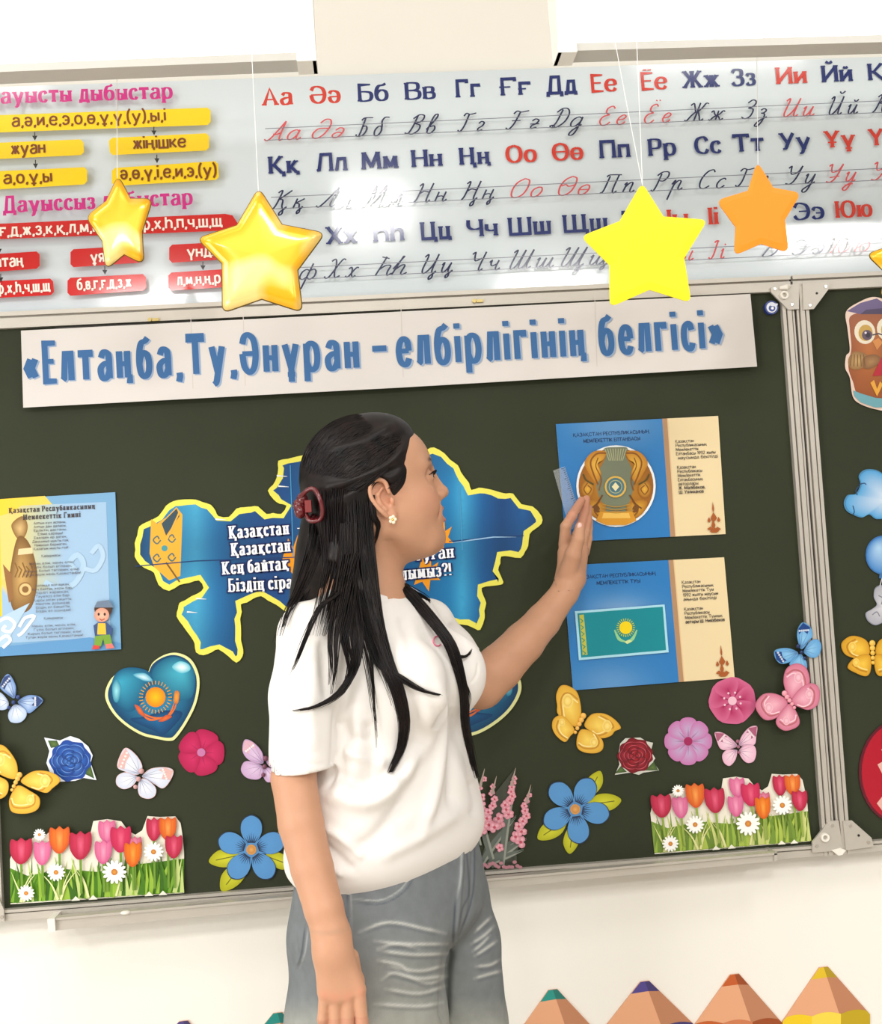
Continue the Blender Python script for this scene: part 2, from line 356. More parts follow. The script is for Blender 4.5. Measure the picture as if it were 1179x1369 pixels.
CUR = {'А':"~-1,.8 .2,0 1.6,1.2 3.6,6 5,9.8;~5,9.8 5,3 5.6,0 6.8,.6;~1.8,3.4 3,3 5,3.8",
'Ә':"~1.2,8 2.6,9.8 4.6,9.2 5.5,6 4.6,2 2.6,0 .9,.8 .4,3 1.6,5 3.6,5.2 5.4,5",
'Б':"~2,9.4 1.8,4 1.4,.5 .2,.2 -.4,1.2;~1.6,4.8 3.4,5.4 4.6,3.6 3.6,.8 1.4,0;~.2,8.4 1.6,9.6 6,9.6",
'В':"~2,9.6 1.9,4 1.2,.6 -.4,.8;~.6,8 2.4,9.9 4.6,9.4 4.6,6.8 2.2,5.4;~2.2,5.4 4.6,4.4 4.8,1.8 3,0 1.2,.4",
'Г':"~2.6,9.2 2.4,3 1.4,.2 0,1;~.4,8.2 1.2,9.6 3,9 5.6,9.6",'Д':"~.6,8 2.4,9.9 4.6,9.6 6,7 5.6,3 3.4,.3 1.2,0 .2,.8 1.2,1.2 2.4,.4;~2.6,9.4 2.2,3 1.2,.4",
'Е':"~4.6,8.6 3.2,9.9 1.4,8.8 1.6,6.4 3.4,5.4;~3.4,5.4 1,4.6 .2,2.4 1.6,.1 3.6,.2 4.8,1.6",
'Ж':"~0,8.4 1.2,9.4 2.2,7.6 3.4,5;~-.4,.8 .6,.2 2,2.8 3.6,5;4.2,9.6 4.2,0;~8.4,9 7,9.2 6,7 4.6,5;~4.6,5 6,2.4 7,.2 8.4,1",
'З':"~.8,8.4 2.4,9.9 4.2,8.8 3.8,6.6 1.8,5.6;~1.8,5.6 4.2,4.8 4.2,1.4 2.4,0 .4,1",'И':_UI,'Й':_UI + ";~3,12.4 4.2,11.2 5.6,12.4",
'К':"~.4,8.4 1.6,9.6 2,8 1.6,2 .8,0;~6,9.4 4.4,7.6 1.9,5;~1.9,5 3.6,4.6 4.4,1.4 5.4,0 6.6,1",
'Л':"~-.6,.8 .6,.1 2,3 4,9.7;~4,9.7 4,2 4.8,0 6,1",'М':"~-.6,.8 .6,.1 1.6,3 2.6,9.7;~2.6,9.7 3,3 3.2,.6;~3.2,.6 5,5 6.6,9.7;~6.6,9.7 6.6,2 7.4,0 8.6,1",
'Н':"~.4,8.4 1.4,9.6 1.8,8 1.4,2 .6,0;~1.7,4.6 3.4,5.6 6,5;~6.2,9.7 5.8,2 6.4,0 7.6,1",
'О':"~3,9.8 .9,8 .2,4.6 1,1 3,0 5,1.6 5.6,5 5,8.6 3,9.8",'П':"~1.6,9 1.4,3 1,.6 0,.4;~.2,8.6 1.4,9.6 6.6,9.4;~5.4,9.4 5.2,2 6,0 7.2,1",
'Р':"~1.8,9 1.6,3 1,0 -.2,.6;~.2,8 2,9.8 4.6,9.6 5.2,7.4 4,5.2 2.2,5.2",'С':"~5,8.4 3.8,9.8 1.6,8.6 .3,4.8 1,1 3,0 5,1.4",
'Т':"~.2,8.2 1.4,9.6 3.6,9 6.4,9.6;~3,9.2 2.8,3 1.6,.2 .2,1",'У':"~.2,8.6 1.2,9.6 1.6,7.6 2.6,5.4 5,6.4 6,9.6;~6,9.6 5.2,3 3.6,.2 1.4,.6",
'Ф':"4,10 3.6,0;~4,8.4 1,8 .2,5.6 1.6,3.6 4,4 6.6,3.8 7.6,6 6.6,8 4,8.4",'Х':"~.2,8.6 1.6,9.6 2.8,7 3.4,3 4.6,.2 6.4,1;~6.4,9 5,9.4 3.6,6 2,1 .6,0 -.4,1",
'Һ':"~.2,9.6 3,8.6;~1.8,9.6 1.6,4 1.4,0;~1.5,3 3,5 4.8,4.8 4.8,2 5.4,0 6.6,1",'Ц':_UI + ";~6.6,0 6.8,-2.4 5.8,-3.2 5.6,-1.6 7.6,.6",
'Ч':"~.2,8.6 1.2,9.6 1.6,7.6 2.6,5.2 5,6.4;~5.8,9.7 5.4,2 6,0 7.2,1",'Ш':_US,'Щ':_US + ";~8.6,0 8.8,-2.4 7.8,-3.2 7.6,-1.6 9.6,.6",
'Ы':"~.4,8.4 1.4,9.6 1.8,8 1.4,2 1.6,0 3.6,.4 4.2,3 3,5 1.8,4.4;~7,9.6 6.8,2 7.4,0 8.6,1",
'І':"~.8,8.6 2,9.6 3.4,9.2;~2.6,9.2 2.2,2 1,0 -.2,1",'Э':"~.8,8.4 2.4,9.8 4.6,8.4 5.2,5 4.2,1.2 2,0 .4,1.2;2,5 5.2,5",
'Ю':"~.2,8.8 1.2,9.6 1.1,4 .4,0;1,5 3,5;~5.4,9.8 3.5,8 2.8,4.6 3.6,1 5.4,0 7.2,1.6 7.8,5 7.2,8.6 5.4,9.8",
'а':"~4.2,4.2 2.8,5 .9,4 .2,2 .9,.2 2.6,.4 4,2.6 4.2,5;~4.2,5 4,1.2 4.8,0 6,1",'ә':"~.6,3.8 1.8,5 3.4,4.4 3.6,2.4 2.6,.2 1,.1 .3,1.4 1.4,2.6 3.6,2.4",
'б':"~4,2.6 3.2,4.6 1.6,4.8 .3,2.8 .9,.3 2.6,.1 3.8,2 3.4,5 2.6,7.6 3.6,9.4 6,9.4",'в':"~.2,2 1,4 2.4,8 2.2,9.8 1,9 .8,4 1,.6 2.6,.1 3.6,2 2.8,3.8 1.2,3.4",
'г':"~.2,4 1.2,5 2.6,4.2 2.2,2.6 .8,1.4 1.2,.1 3,.6",'д':"~4,4.2 2.6,5 .9,4 .2,2 .9,.2 2.6,.4 4,2.6 4.1,5;~4.1,5 3.8,-2 2.8,-4.4 1.4,-4.2 2,-2 5,1",
'е':"~.6,2.4 2.6,2.8 3.4,4 2.2,5 .7,3.8 .4,1.6 1.6,0 3,.3 4,1.4",
'ж':"~0,4.2 .8,5 1.6,3.6 2.6,2.5;~-.2,.6 .6,0 1.6,1.4 2.8,2.5;3.2,5 3.2,0;~6.4,4.4 5.4,4.8 4.4,3.4 3.4,2.5;~3.4,2.5 4.6,1.2 5.4,0 6.6,.8",
'з':"~.6,4.2 1.8,5 3,4 2.4,2.8 1.2,2.6;~1.2,2.6 3,1.8 3,-2 1.8,-4.4 .6,-3.8 1.6,-1.6 4.4,.6",'и':_ui,'й':_ui + ";~1.6,7.6 2.6,6.6 3.8,7.6",
'к':".8,5 .6,0;~4,4.8 2.8,4 .8,2.6;~.8,2.6 2.4,2.2 3,.6 3.6,0 4.6,.8",'л':"~-.4,.5 .6,.1 1.6,2.4 2.6,5;~2.6,5 2.6,1 3.4,0 4.6,1",
'м':"~-.4,.5 .5,.1 1.2,2 1.8,5;~1.8,5 2.2,.8;~2.2,.8 4.4,5;~4.4,5 4.4,1 5.2,0 6.4,1",'н':".8,5 .6,0;~.7,2.4 2.4,2.8 3.8,2.4;~4,5 3.8,1.2 4.4,0 5.6,1",
'о':"~2,5 .6,4 .2,2.2 .8,.4 2,0 3.2,.8 3.8,2.8 3.2,4.6 2,5",'п':"~.2,4 .9,5 .9,3 .7,0;~.8,2.6 2.2,4.8 3.6,4.8 3.6,1 4.4,0 5.6,1",
'р':"~.2,3 1.2,5 1,0 .8,-5;~1,2.6 2.4,4.8 3.8,4.4 3.6,1.2 4.4,0 5.6,1",'с':"~3.4,4.2 2.4,5 .9,4 .3,2 1,.2 2.4,0 3.8,1.2",
'т':"~.8,5 .6,0;~.8,2.6 2,4.8 2.8,4.6 2.8,0;~2.8,2.6 4,4.8 5,4.6 4.9,1 5.6,0 6.6,1",
'у':"~.1,4 .8,5 .8,1.6 1.6,.2 3,1.6 3.8,5;~3.8,5 3.6,0 2.8,-4 1.4,-4.4 1.2,-2.8 5,.8",
'ф':"3.4,8 3,-5;~3.2,4.4 1.6,5 .4,3.6 .4,1 1.8,0 3.2,1;~3.2,4.4 4.8,5 6,3.6 6,1 4.6,0 3.2,1",'х':"~.1,4.2 1,5 1.8,3.6 2.2,1.4 3.2,0 4.2,.8;~4.4,4.6 3.4,4.8 2.4,3 1.4,.6 .4,.1 -.2,.8",
'һ':"~.2,3 1.8,9.6;1.4,9.6 .8,0;~.9,2.6 2.4,4.8 3.6,4.6 3.6,1 4.4,0 5.6,1",'ц':_ui + ";~4.4,0 4.6,-2 3.8,-2.8 3.6,-1.4 5.6,.6",
'ч':"~.1,4 .8,5 1,3 2,2.2 3.4,3;~3.8,5 3.6,1.2 4.4,0 5.6,1",'ш':_us,'щ':_us + ";~6.7,0 6.9,-2 6.1,-2.8 5.9,-1.4 7.8,.6",
'ы':"~.1,4 .8,5 .8,1.4 1.6,0 2.8,.4 3,2 1.8,2.8 .9,2.2;~5,5 4.9,1.2 5.6,0 6.8,1",'ь':"~.1,4 .8,5 .8,1.4 1.6,0 2.8,.4 3,2 1.8,2.8 .9,2.2",
'і':"~.2,3.8 .9,5 .8,1.2 1.6,0 2.8,1;1.2,7 1.3,7.8",'э':"~.6,4 1.8,5 3.2,4.2 3.6,2.4 2.8,.4 1.4,0 .4,1;1.6,2.5 3.6,2.5",
'ю':".8,5 .6,0;.7,2.5 2.2,2.5;~4,5 2.6,4 2.2,2.2 2.8,.4 4,0 5.2,.8 5.8,2.8 5.2,4.6 4,5"}
for a_, b_, t_ in (('Ғ','Г',";1,4.6 4.2,4.6"),('Ё','Е',";2.6,11.6 2.6,12.2;4.2,11.6 4.2,12.2"),('Қ','К',";~5.4,0 5.8,-2.4 4.8,-3.2 4.6,-1.6 6.6,.6"),('Ң','Н',";~6.6,0 6.8,-2.4 5.8,-3.2 5.6,-1.6 7.6,.6"),
                   ('Ө','О',";~.6,5 2,5.6 3.4,4.6 5.4,5.2"),('Ұ','У',";2.4,2.6 6.4,3.2"),('Ү','У',""),('ғ','г',";0,2.4 3.4,2.4"),('ё','е',";1.4,6.6 1.4,7.2;2.8,6.6 2.8,7.2"),
                   ('қ','к',";~3.6,0 4,-2 3.2,-2.8 3,-1.4 4.8,.6"),('ң','н',";~4.4,0 4.6,-2 3.8,-2.8 3.6,-1.4 5.6,.6"),('ө','о',";.4,2.5 3.8,2.5"),('ұ','у',";1.2,-1.8 4.6,-1.2"),('ү','у',"")):
    CUR[a_] = CUR[b_] + t_
CUR['Ъ'] = CUR['Ь'] = "~.4,8.4 1.4,9.6 1.8,8 1.4,2 1.6,0 3.6,.4 4.2,3 3,5 1.8,4.4"
CUR['Я'] = "~4.6,9.4 4.4,3 5,0 6.2,1;~4.6,9.4 2.2,9.6 .8,7.6 2,5.2 4.6,5;~2.8,5 1.4,1 0,.4"
CUR['я'] = "~3.4,5 3.3,1.4 3.8,0 5,1;~3.4,5 1.6,5 .8,3.8 1.6,2.6 3.4,2.6;~2,2.6 1.2,.6 0,.2"
def text(sh, s, p0, p1, size, col, style='sans', weight=1.9, fit=True, gap=2.6, outline=None, center=False, sm=5):
    """s written from photo pixel p0 to p1 (baseline), capitals `size` px high"""
    A = np.array(sh.p(*p0)); B = np.array(sh.p(*p1)); L = np.linalg.norm(B - A); ex = (B - A) / L; ey = np.array([-ex[1], ex[0]])
    k = size / 745.0 / 10.0
    if style == 'serif': gap = gap + 0.9
    con = {'serif': 0.38, 'cursive': 0.6}.get(style, 0.8); raw = []
    for ch in s:
        if ch == ' ': raw.append(None); continue
        if style == 'cursive':
            st = strokes(CUR[ch], 1, sm); st = [(c, np.column_stack([p[:, 0] + 0.42 * p[:, 1], p[:, 1]])) for c, p in st]
        else: st = glyph(ch, sm)
        if st is not None: raw.append((ch, st))
    def ends(ch, st):
        o_ = []
        if style == 'serif' and ch.isalpha():
            for curve, P in st:
                if curve: continue
                for e, nb in ((0, 1), (-1, -2)):
                    p = P[e]; d = P[nb] - p
                    if abs(d[1]) > abs(d[0]) * 0.5 and abs(d[1]) >= 3 and (abs(p[1]) < .3 or abs(p[1] - 10) < .3 or abs(p[1] - 7) < .3 or abs(p[1] + 3) < .2): o_.append((p, d))
        return o_
    def ink_of(ch, st, sx, w, ow=0.0):
        tmp = Sheet(0.0)
        for curve, P in st: tmp.stroke([np.array([q[0] * sx, q[1]]) for q in P], w, (0, 0, 0), contrast=con)
        for p, d in ends(ch, st):
            yy = p[1] + (0.3 if d[1] > 0 else -0.3)
            tmp.stroke([np.array([p[0] * sx - 1.5 - ow / 2, yy]), np.array([p[0] * sx + 1.5 + ow / 2, yy])], 0.95 + ow, (0, 0, 0))
        return tmp.ink
    ig = max(.5, gap - .9 - weight * .75) if style == 'serif' else max(.5, gap - weight * .75)
    if style == 'cursive': ig = gap
    sx = 1.0
    for it in range(4 if fit else 1):
        x = 0.0; items = []; first = True
        for r_ in raw:
            if r_ is None: x += 4.4 * sx; continue
            ch, st = r_; xs = [v[0] for v in ink_of(ch, st, sx, weight).V]; mn, mx = min(xs), max(xs)
            if style == 'cursive': mn = 0.0; mx = mx - (0.42 * 4 if ch.isupper() else 1.0) * sx
            items.append((ch, x - mn, st)); x += mx - mn + ig * (sx if style != 'serif' else 1)
        tot = x - ig * sx
        if fit and it < 3: sx = max(.25, sx + (L / k - tot) / max(tot, 1) * sx)
    o = A + (ex * (L - tot * k) / 2 if center else 0)
    z0 = sh.z
    passes = [(weight, col)] if outline is None else [(weight + outline[1], outline[0]), (weight, col)]
    for w, cc in passes:
        c = lin(cc)
        for ch, gx, st in items:
            tmp = Sheet(0.0); tmp.ink = ink_of(ch, st, sx, w, w - weight)
            tmp.ink.V = [(v[0] + gx, v[1], v[2]) for v in tmp.ink.V]
            V2 = [Vector((v[0], v[2])) for v in tmp.ink.V]; T2 = []
            for f in tmp.ink.F:
                for t in ((f[0], f[1], f[2]), (f[0], f[2], f[3])):
                    ar = (V2[t[1]] - V2[t[0]]).cross(V2[t[2]] - V2[t[0]])
                    if abs(ar) < 1e-5: continue
                    T2.append(t if ar > 0 else t[::-1])
            r = delaunay_2d_cdt(V2, [], T2, 1, 1e-5, True)
            F = [f for f, src in zip(r[2], r[5]) if len(src) > 0]
            P3 = [o + ex * (v[0] * k) + ey * (v[1] * k) for v in r[0]]
            sh.ink.add([(q[0], -z0, q[1]) for q in P3], F, c)
        z0 += LAY * (3 if outline is None else 1)
    sh.z = z0
    return sh
# ================================================================== room shell
WY = 0.035
def plane_box(name, a, b, mat, struct=True):
    g = Geo(); g.box(np.array(a, float), np.array(b, float)); return g.obj(name, mat, struct=struct)
M_floor = pbsdf('linoleum_floor', (190, 180, 164), rough=0.45, noise=0.12, nscale=6)
M_ceil = pbsdf('ceiling_white', (240, 238, 232), rough=0.9, noise=0.01)
plane_box('wall_back', (-2.6, WY, -0.02), (2.8, WY + 0.12, 3.3), M_wall)
plane_box('floor', (-2.6, -5.5, -0.1), (2.8, WY, 0.0), M_floor)
plane_box('ceiling', (-2.6, -5.5, 3.2), (2.8, WY, 3.3), M_ceil)
g = Geo(); g.box(np.array((-2.6, WY - 0.014, 0.0)), np.array((2.8, WY, 0.09))); g.obj('baseboard_back', M_white_plastic, struct=True)

# ================================================================== blackboard
bb = thing('blackboard', 'dark green three part chalkboard in aluminium frame on the white wall', 'blackboard', (0.06, 0.0, 0.874))
def wx(px, py, off=0): return W(px, py, off)[0]
def wz(px, py, off=0): return W(px, py, off)[2]
XL, XR = -0.688, 0.792          # middle section, outer
ZB, ZT = 0.853, 1.897
def board_panel(x0, x1):
    g = Geo(); g.box(np.array((x0, 0.0, ZB + 0.012)), np.array((x1, 0.012, ZT - 0.012))); return g.obj('board_panel', M_board, bb)
board_panel(XL + .012, XR - .008); board_panel(XR + .03, XR + .78); board_panel(XL - .78, XL - .03)
def rail_h(x0, x1, z0, z1):
    g = Geo(); h = z1 - z0
    g.box(np.array((x0, -0.010, z0)), np.array((x1, 0.016, z0 + h * .62)))
    g.box(np.array((x0, -0.004, z0 + h * .62)), np.array((x1, 0.016, z0 + h * .74)))
    g.box(np.array((x0, -0.012, z0 + h * .74)), np.array((x1, 0.016, z1)))
    return g.obj('frame_rail', M_alu, bb)
zt0 = wz(500, 417); zt1 = wz(500, 396)
rail_h(XL, XR, zt0, zt1); rail_h(XR + .004, XR + .8, zt0, zt1); rail_h(XL - .8, XL - .004, zt0, zt1)
zb0 = wz(300, 1206); zb1 = wz(300, 1191)
rail_h(XL, XR, zb0, zb1); rail_h(XR + .004, XR + .8, zb0, zb1); rail_h(XL - .8, XL - .004, zb0, zb1)
def post(x0, s):
    """vertical channel, s=+1 : groove on the right"""
    g = Geo(); d = Geo()
    e = [0, .006, .0085, .0165, .019, .0225]
    for a, b, y in ((0, 1, -0.012), (2, 3, -0.013), (4, 5, -0.010)):
        xa, xb = x0 + s * e[a], x0 + s * e[b]; g.box(np.array((min(xa, xb), y, zb0)), np.array((max(xa, xb), 0.016, zt0 + .008)))
    for a, b in ((1, 2), (3, 4)):
        xa, xb = x0 + s * e[a], x0 + s * e[b]; d.box(np.array((min(xa, xb), -0.006, zb0)), np.array((max(xa, xb), 0.015, zt0 + .008)))
    o = g.obj('frame_post', M_alu, bb); d.obj('post_groove', M_aludark, o)
post(0.7725, 1); post(0.8220, -1); post(XL + .004, -1); post(XL - .028 + .0, 1) if False else None
post(XL + .0225, -1); post(XL - .03, 1)
g = Geo(); g.box(np.array((0.7955, -0.002, zb0)), np.array((0.799, 0.016, zt1))); g.obj('hinge_gap', M_dark, bb)
def corner_plate(px_pts, screws, ring=None, hole=None):
    g = Geo(); g.prism(px_pts, 0.012, 0.0165); o = g.obj('corner_plate', M_alu, bb)
    for (x, y) in screws:
        q = W(x, y, .018); g = Geo(); g.cyl_y(q, .0028, .002, 14); g.obj('rivet', M_steel, o)
    if ring:
        g = Geo(); g.cyl_y(W(*ring, .0215), .0075, .006, 24, hole=.0042); g.obj('washer', M_white_plastic, o)
    if hole:
        g = Geo(); g.cyl_y(W(*hole, .0172), .0022, .001, 14); g.obj('screw_hole', M_dark, o)
corner_plate([(1031, 384), (1068, 379), (1068, 413), (1054, 414), (1031, 391)], [(1036, 386), (1059, 407)], ring=(1049, 394))
corner_plate([(1073, 379), (1109, 377), (1108, 386), (1088, 413), (1074, 414)], [(1104, 383), (1083, 408)], hole=(1092, 392))
corner_plate([(1086, 1126), (1108, 1098), (1121, 1097), (1127, 1137), (1086, 1140)], [(1113, 1104), (1092, 1131)], ring=(1103.5, 1120))
corner_plate([(1127, 1098), (1139, 1097), (1165, 1120), (1168, 1132), (1131, 1137)], [(1137, 1104), (1161, 1126)], hole=(1148, 1117))
corner_plate([(-30, 1190), (-2, 1200), (5, 1216), (6, 1232), (-30, 1236)], [(2, 1226)])
g = Geo(); g.tube([W(1042, 385, .018), W(1052, 384, .021), W(1056, 382, .018)], [.003, .005, .003], 10); g.obj('latch', M_white_plastic, bb)
g = Geo(); g.prism([(1112, 1137), (1124, 1134), (1131, 1137), (1126, 1143), (1121, 1144)], .008, .019); g.obj('hinge_foot', M_white_plastic, bb)
# brass clips on the upper rail
M_brass = pbsdf('brass', (190, 170, 110), rough=0.35, metal=0.7)
for (x, y) in ((200, 427), (634, 402)):
    g = Geo(); g.cyl_y(W(x, y, .015), .0035, .005, 12); g.box(W(x, y, .014) + np.array((.004, 0, -.003)), W(x, y, .014) + np.array((.016, .004, .002))); g.obj('clip', M_brass, bb)
g = Geo(); a = W(75, 439.5, .011); b = W(262, 430.5, .011); g.box(np.array((a[0], -.0125, a[2] - .0015)), np.array((b[0], -.008, a[2] + .002))); g.obj('rail_slot', M_dark, bb)
g = Geo(); a = W(795, 404.5, .011); b = W(955, 397, .011); g.box(np.array((a[0], -.0125, a[2] - .0025)), np.array((b[0], -.008, a[2] + .0005))); g.obj('rail_slot', M_dark, bb)
# ------------------------------------------------ chalk tray

a1, a2, b1, b2 = W(70, 1230, .04), W(70, 1244.5, .04), W(1038, 1142, .04), W(1038, 1151, .04)
def slab(A1, A2, B1, B2, y1):
    V = [A1, A2, B2, B1]; g = Geo(); Q = [np.array(v) for v in V]
    F = Q + [np.array([q[0], y1, q[2]]) for q in Q]
    g.add(F, [(0, 1, 2, 3), (7, 6, 5, 4), (0, 4, 5, 1), (1, 5, 6, 2), (2, 6, 7, 3), (3, 7, 4, 0)]); return g
slab(a1, a2, b2, b1, -0.012) if False else None
g = slab(a1, a2, b1, b2, -0.0125)
tr_ = g.obj('chalk_tray', M_alu, bb)
g = slab(a1 + (0, -.004, .004), a1 + (0, -.004, 0), b1 + (0, -.004, .004), b1 + (0, -.004, 0), -0.03); g.obj('lip', M_alu, tr_)
g = Geo(); g.prism([(63, 1229), (73, 1227.5), (74, 1245), (65, 1247)], .0, .047); g.obj('end_cap', M_white_plastic, tr_)
g = Geo(); g.prism([(1035, 1141), (1039, 1141), (1039, 1151), (1035, 1151.5)], .0, .044); g.obj('end_cap', M_alu, tr_)
g = Geo(); g.ellipsoid(W(168, 1220, .042), (.009, .006, .0035)); o = g.obj('chalk_stub', M_white_plastic); tag(o, 'small white chalk stub lying on the left end of the chalk tray', 'chalk')

# ================================================================== alphabet banner (glossy plastic panel)
OFFP = -0.004
al = Sheet(OFFP, M_sheet)
PAN = (212, 222, 228)
zt_, zb_ = wz(590, 96, OFFP), wz(590, 392.5, OFFP)
g = Geo(); g.box(np.array((-1.05, -OFFP, zb_)), np.array((1.35, -OFFP + .018, zt_)), lin(PAN)); al.parts.append(('panel', g)); al.z = OFFP + LAY
NAVY, RED, CN, CRD, MAG = (28, 44, 108), (206, 58, 46), (38, 42, 78), (206, 82, 88), (200, 40, 130)
row1 = [('Аа', 371, 1), ('Әә', 435, 1), ('Бб', 499, 0), ('Вв', 562, 0), ('Гг', 626, 0), ('Ғғ', 689, 0), ('Дд', 751, 0), ('Ее', 808, 1), ('Ёе', 875, 1), ('Жж', 937, 0), ('Зз', 994, 0), ('Ии', 1058, 1), ('Йй', 1119, 0), ('Кк', 1181, 0)]
row2 = [('Ққ', 380, 0), ('Лл', 444, 0), ('Мм', 508, 0), ('Нн', 571, 0), ('Ңң', 635, 0), ('Оо', 697, 1), ('Өө', 759, 1), ('Пп', 822, 0), ('Рр', 885, 0), ('Сс', 946, 0), ('Тт', 1000, 0), ('Уу', 1062, 0), ('Ұұ', 1122, 1), ('Үү', 1181, 1)]
row3 = [('Фф', 392, 0), ('Хх', 457, 0), ('Һһ', 520, 0), ('Цц', 583, 0), ('Чч', 645, 0), ('Шш', 708, 0), ('Щщ', 783, 0), ('Ъ', 842, 0), ('Ыы', 895, 1), ('Іі', 957, 1), ('Ь', 1018, 0), ('Ээ', 1080, 0), ('Юю', 1140, 1), ('Яя', 1205, 1)]
def wid(s): return {'Ж': 50, 'М': 50, 'Ш': 58, 'Щ': 62, 'Ю': 50, 'Ф': 52, 'І': 22, 'Ы': 50, 'Ъ': 22, 'Ь': 20, 'З': 33, 'Ё': 35, 'Е': 35, 'Г': 34, 'Р': 38, 'С': 36}.get(s[0], 42)
def printed(rows, y0, y1, x0, x1, s=22.5):
    for t, x, r in rows:
        w = wid(t) / 2; f = lambda xx: y0 + (y1 - y0) * (xx - x0) / (x1 - x0)
        text(al, t, (x - w, f(x - w)), (x + w, f(x + w)), s, RED if r else NAVY, 'serif', 2.35, gap=1.6)
printed(row1, 140, 107, 371, 1170); printed(row2, 231.5, 195, 380, 1172); printed(row3, 326, 289, 457, 1181)
CX = {0: [380, 438, 500, 565, 630, 698, 757, 818, 878, 942, 1006, 1064, 1125, 1185], 1: [386, 448, 512, 575, 638, 702, 765, 824, 890, 950, 1003, 1066, 1120, 1180], 2: [396, 458, 520, 582, 645, 708, 778, 842, 898, 958, 1021, 1076, 1133, 1200]}
def cursive(rows, xs, y0, y1, x0, x1):
    f = lambda xx: y0 + (y1 - y0) * (xx - x0) / (x1 - x0)
    for (t, _, r), x in zip(rows, xs):
        w = wid(t) / 2 * 1.05
        text(al, t, (x - w - 2, f(x - w)), (x + w - 2, f(x + w)), 26, CRD if r else CN, 'cursive', .9, gap=.6)
    for dy in (0, -15.5):
        al.line([(x0 - 2, f(x0) + dy), (1230, f(1230) + dy)], 1.0, (120, 124, 138))
cursive(row1, CX[0], 190, 154, 357, 1149); cursive(row2, CX[1], 282, 244, 365, 1160); cursive(row3, CX[2], 376, 337.5, 399, 1179)
al.z += LAY * 2
# the scheme of sounds, left
text(al, 'Дауысты дыбыстар', (-16, 142.5), (232, 135), 20, MAG, 'serif', 2.3, gap=1.6)
text(al, 'Дауыссыз дыбыстар', (7, 287), (258, 276), 20, MAG, 'serif', 2.3, gap=1.6)
YB, RB = (246, 208, 22), (204, 34, 34)
def rbox(x0, y0, x1, y1, x2, y2, x3, y3, c, r=4, arrow=0):
    q = [(x0 + r, y0), (x1 - r, y1), (x1, y1 + r), (x2, y2 - r), (x2 - r, y2), (x3 + r, y3), (x3, y3 - r), (x0, y0 + r)]
    if arrow: q = [(x0, y0), (x1 - 16, y1), (x1 - 6, y1 + 2), (x2, y2 - 8), (x2 - 4, y2), (x3, y3)]
    al.poly(q, c)
rbox(-60, 160, 283, 148, 283, 171, -60, 183, YB); rbox(-60, 197, 114, 190, 115, 211, -60, 219, YB); rbox(-60, 235, 119, 227, 119, 250, -60, 260, YB)
rbox(148, 188, 281, 182, 281, 205, 149, 211, YB); rbox(152, 228, 293, 219, 294, 244, 152, 252, YB)
rbox(-60, 305, 318, 289, 320, 311, -60, 325, RB, arrow=1)
rbox(-60, 346, 56, 339, 56, 362, -60, 370, RB); rbox(97, 336, 192, 331, 192, 354, 97, 360, RB); rbox(228, 330, 330, 325, 330, 348, 228, 354, RB)
rbox(-60, 381, 74, 375, 75, 397, -60, 404, RB); rbox(93, 374, 197, 369, 198, 391, 93, 398, RB); rbox(227, 367, 330, 361, 330, 385, 227, 391, RB)
BR, WH_ = (120, 60, 20), (250, 235, 225)
def st(s, p0, p1, sz, c, w=1.75): text(al, s, p0, p1, sz, c, 'sans', w, gap=1.7)
st('а,ә,и,е,э,о,ө,ұ,ү,(у),ы,і', (19, 173), (224, 165), 16, BR); st('жуан', (18, 210), (64, 208), 16, BR); st('а,о,ұ,ы', (8, 249), (73, 246), 16, BR)
st('жіңішке', (180, 203), (251, 200), 16, BR); st('ә,ө,ү,і,е,и,э,(у)', (163, 243), (291, 238), 16, BR)
st('б,в,г,ғ,д,ж,з,к,қ,л,м,н,ң,с,т,ф,х,һ,п,ч,ш,щ', (-42, 321), (299, 305), 15, WH_); st('қатаң', (-13, 361), (35, 358), 15, WH_); st('ұяң', (124, 354), (153, 352), 15, WH_); st('үнді', (252, 347), (288, 345), 15, WH_)
st('п,ф,х,һ,ч,ш,щ', (-13, 396), (70, 391), 14, WH_); st('б,в,г,ғ,д,з,ж', (106, 390), (177, 386), 14, WH_); st('л,м,н,ң,р,й', (239, 384), (308, 380), 14, WH_)
for (x, y) in ((50, 183), (208, 176), (51, 220), (212, 213), (3, 333), (5, 371), (143, 361), (273, 355)):
    al.line([(x, y - 2), (x, y + 5)], 1.2, (40, 40, 40)); al.poly([(x - 3.5, y + 3), (x + 3.5, y + 3), (x + .3, y + 9.5)], (40, 40, 40))
al.finish('alphabet_banner', 'long glossy pale banner with printed and handwritten alphabet above the blackboard', 'banner')

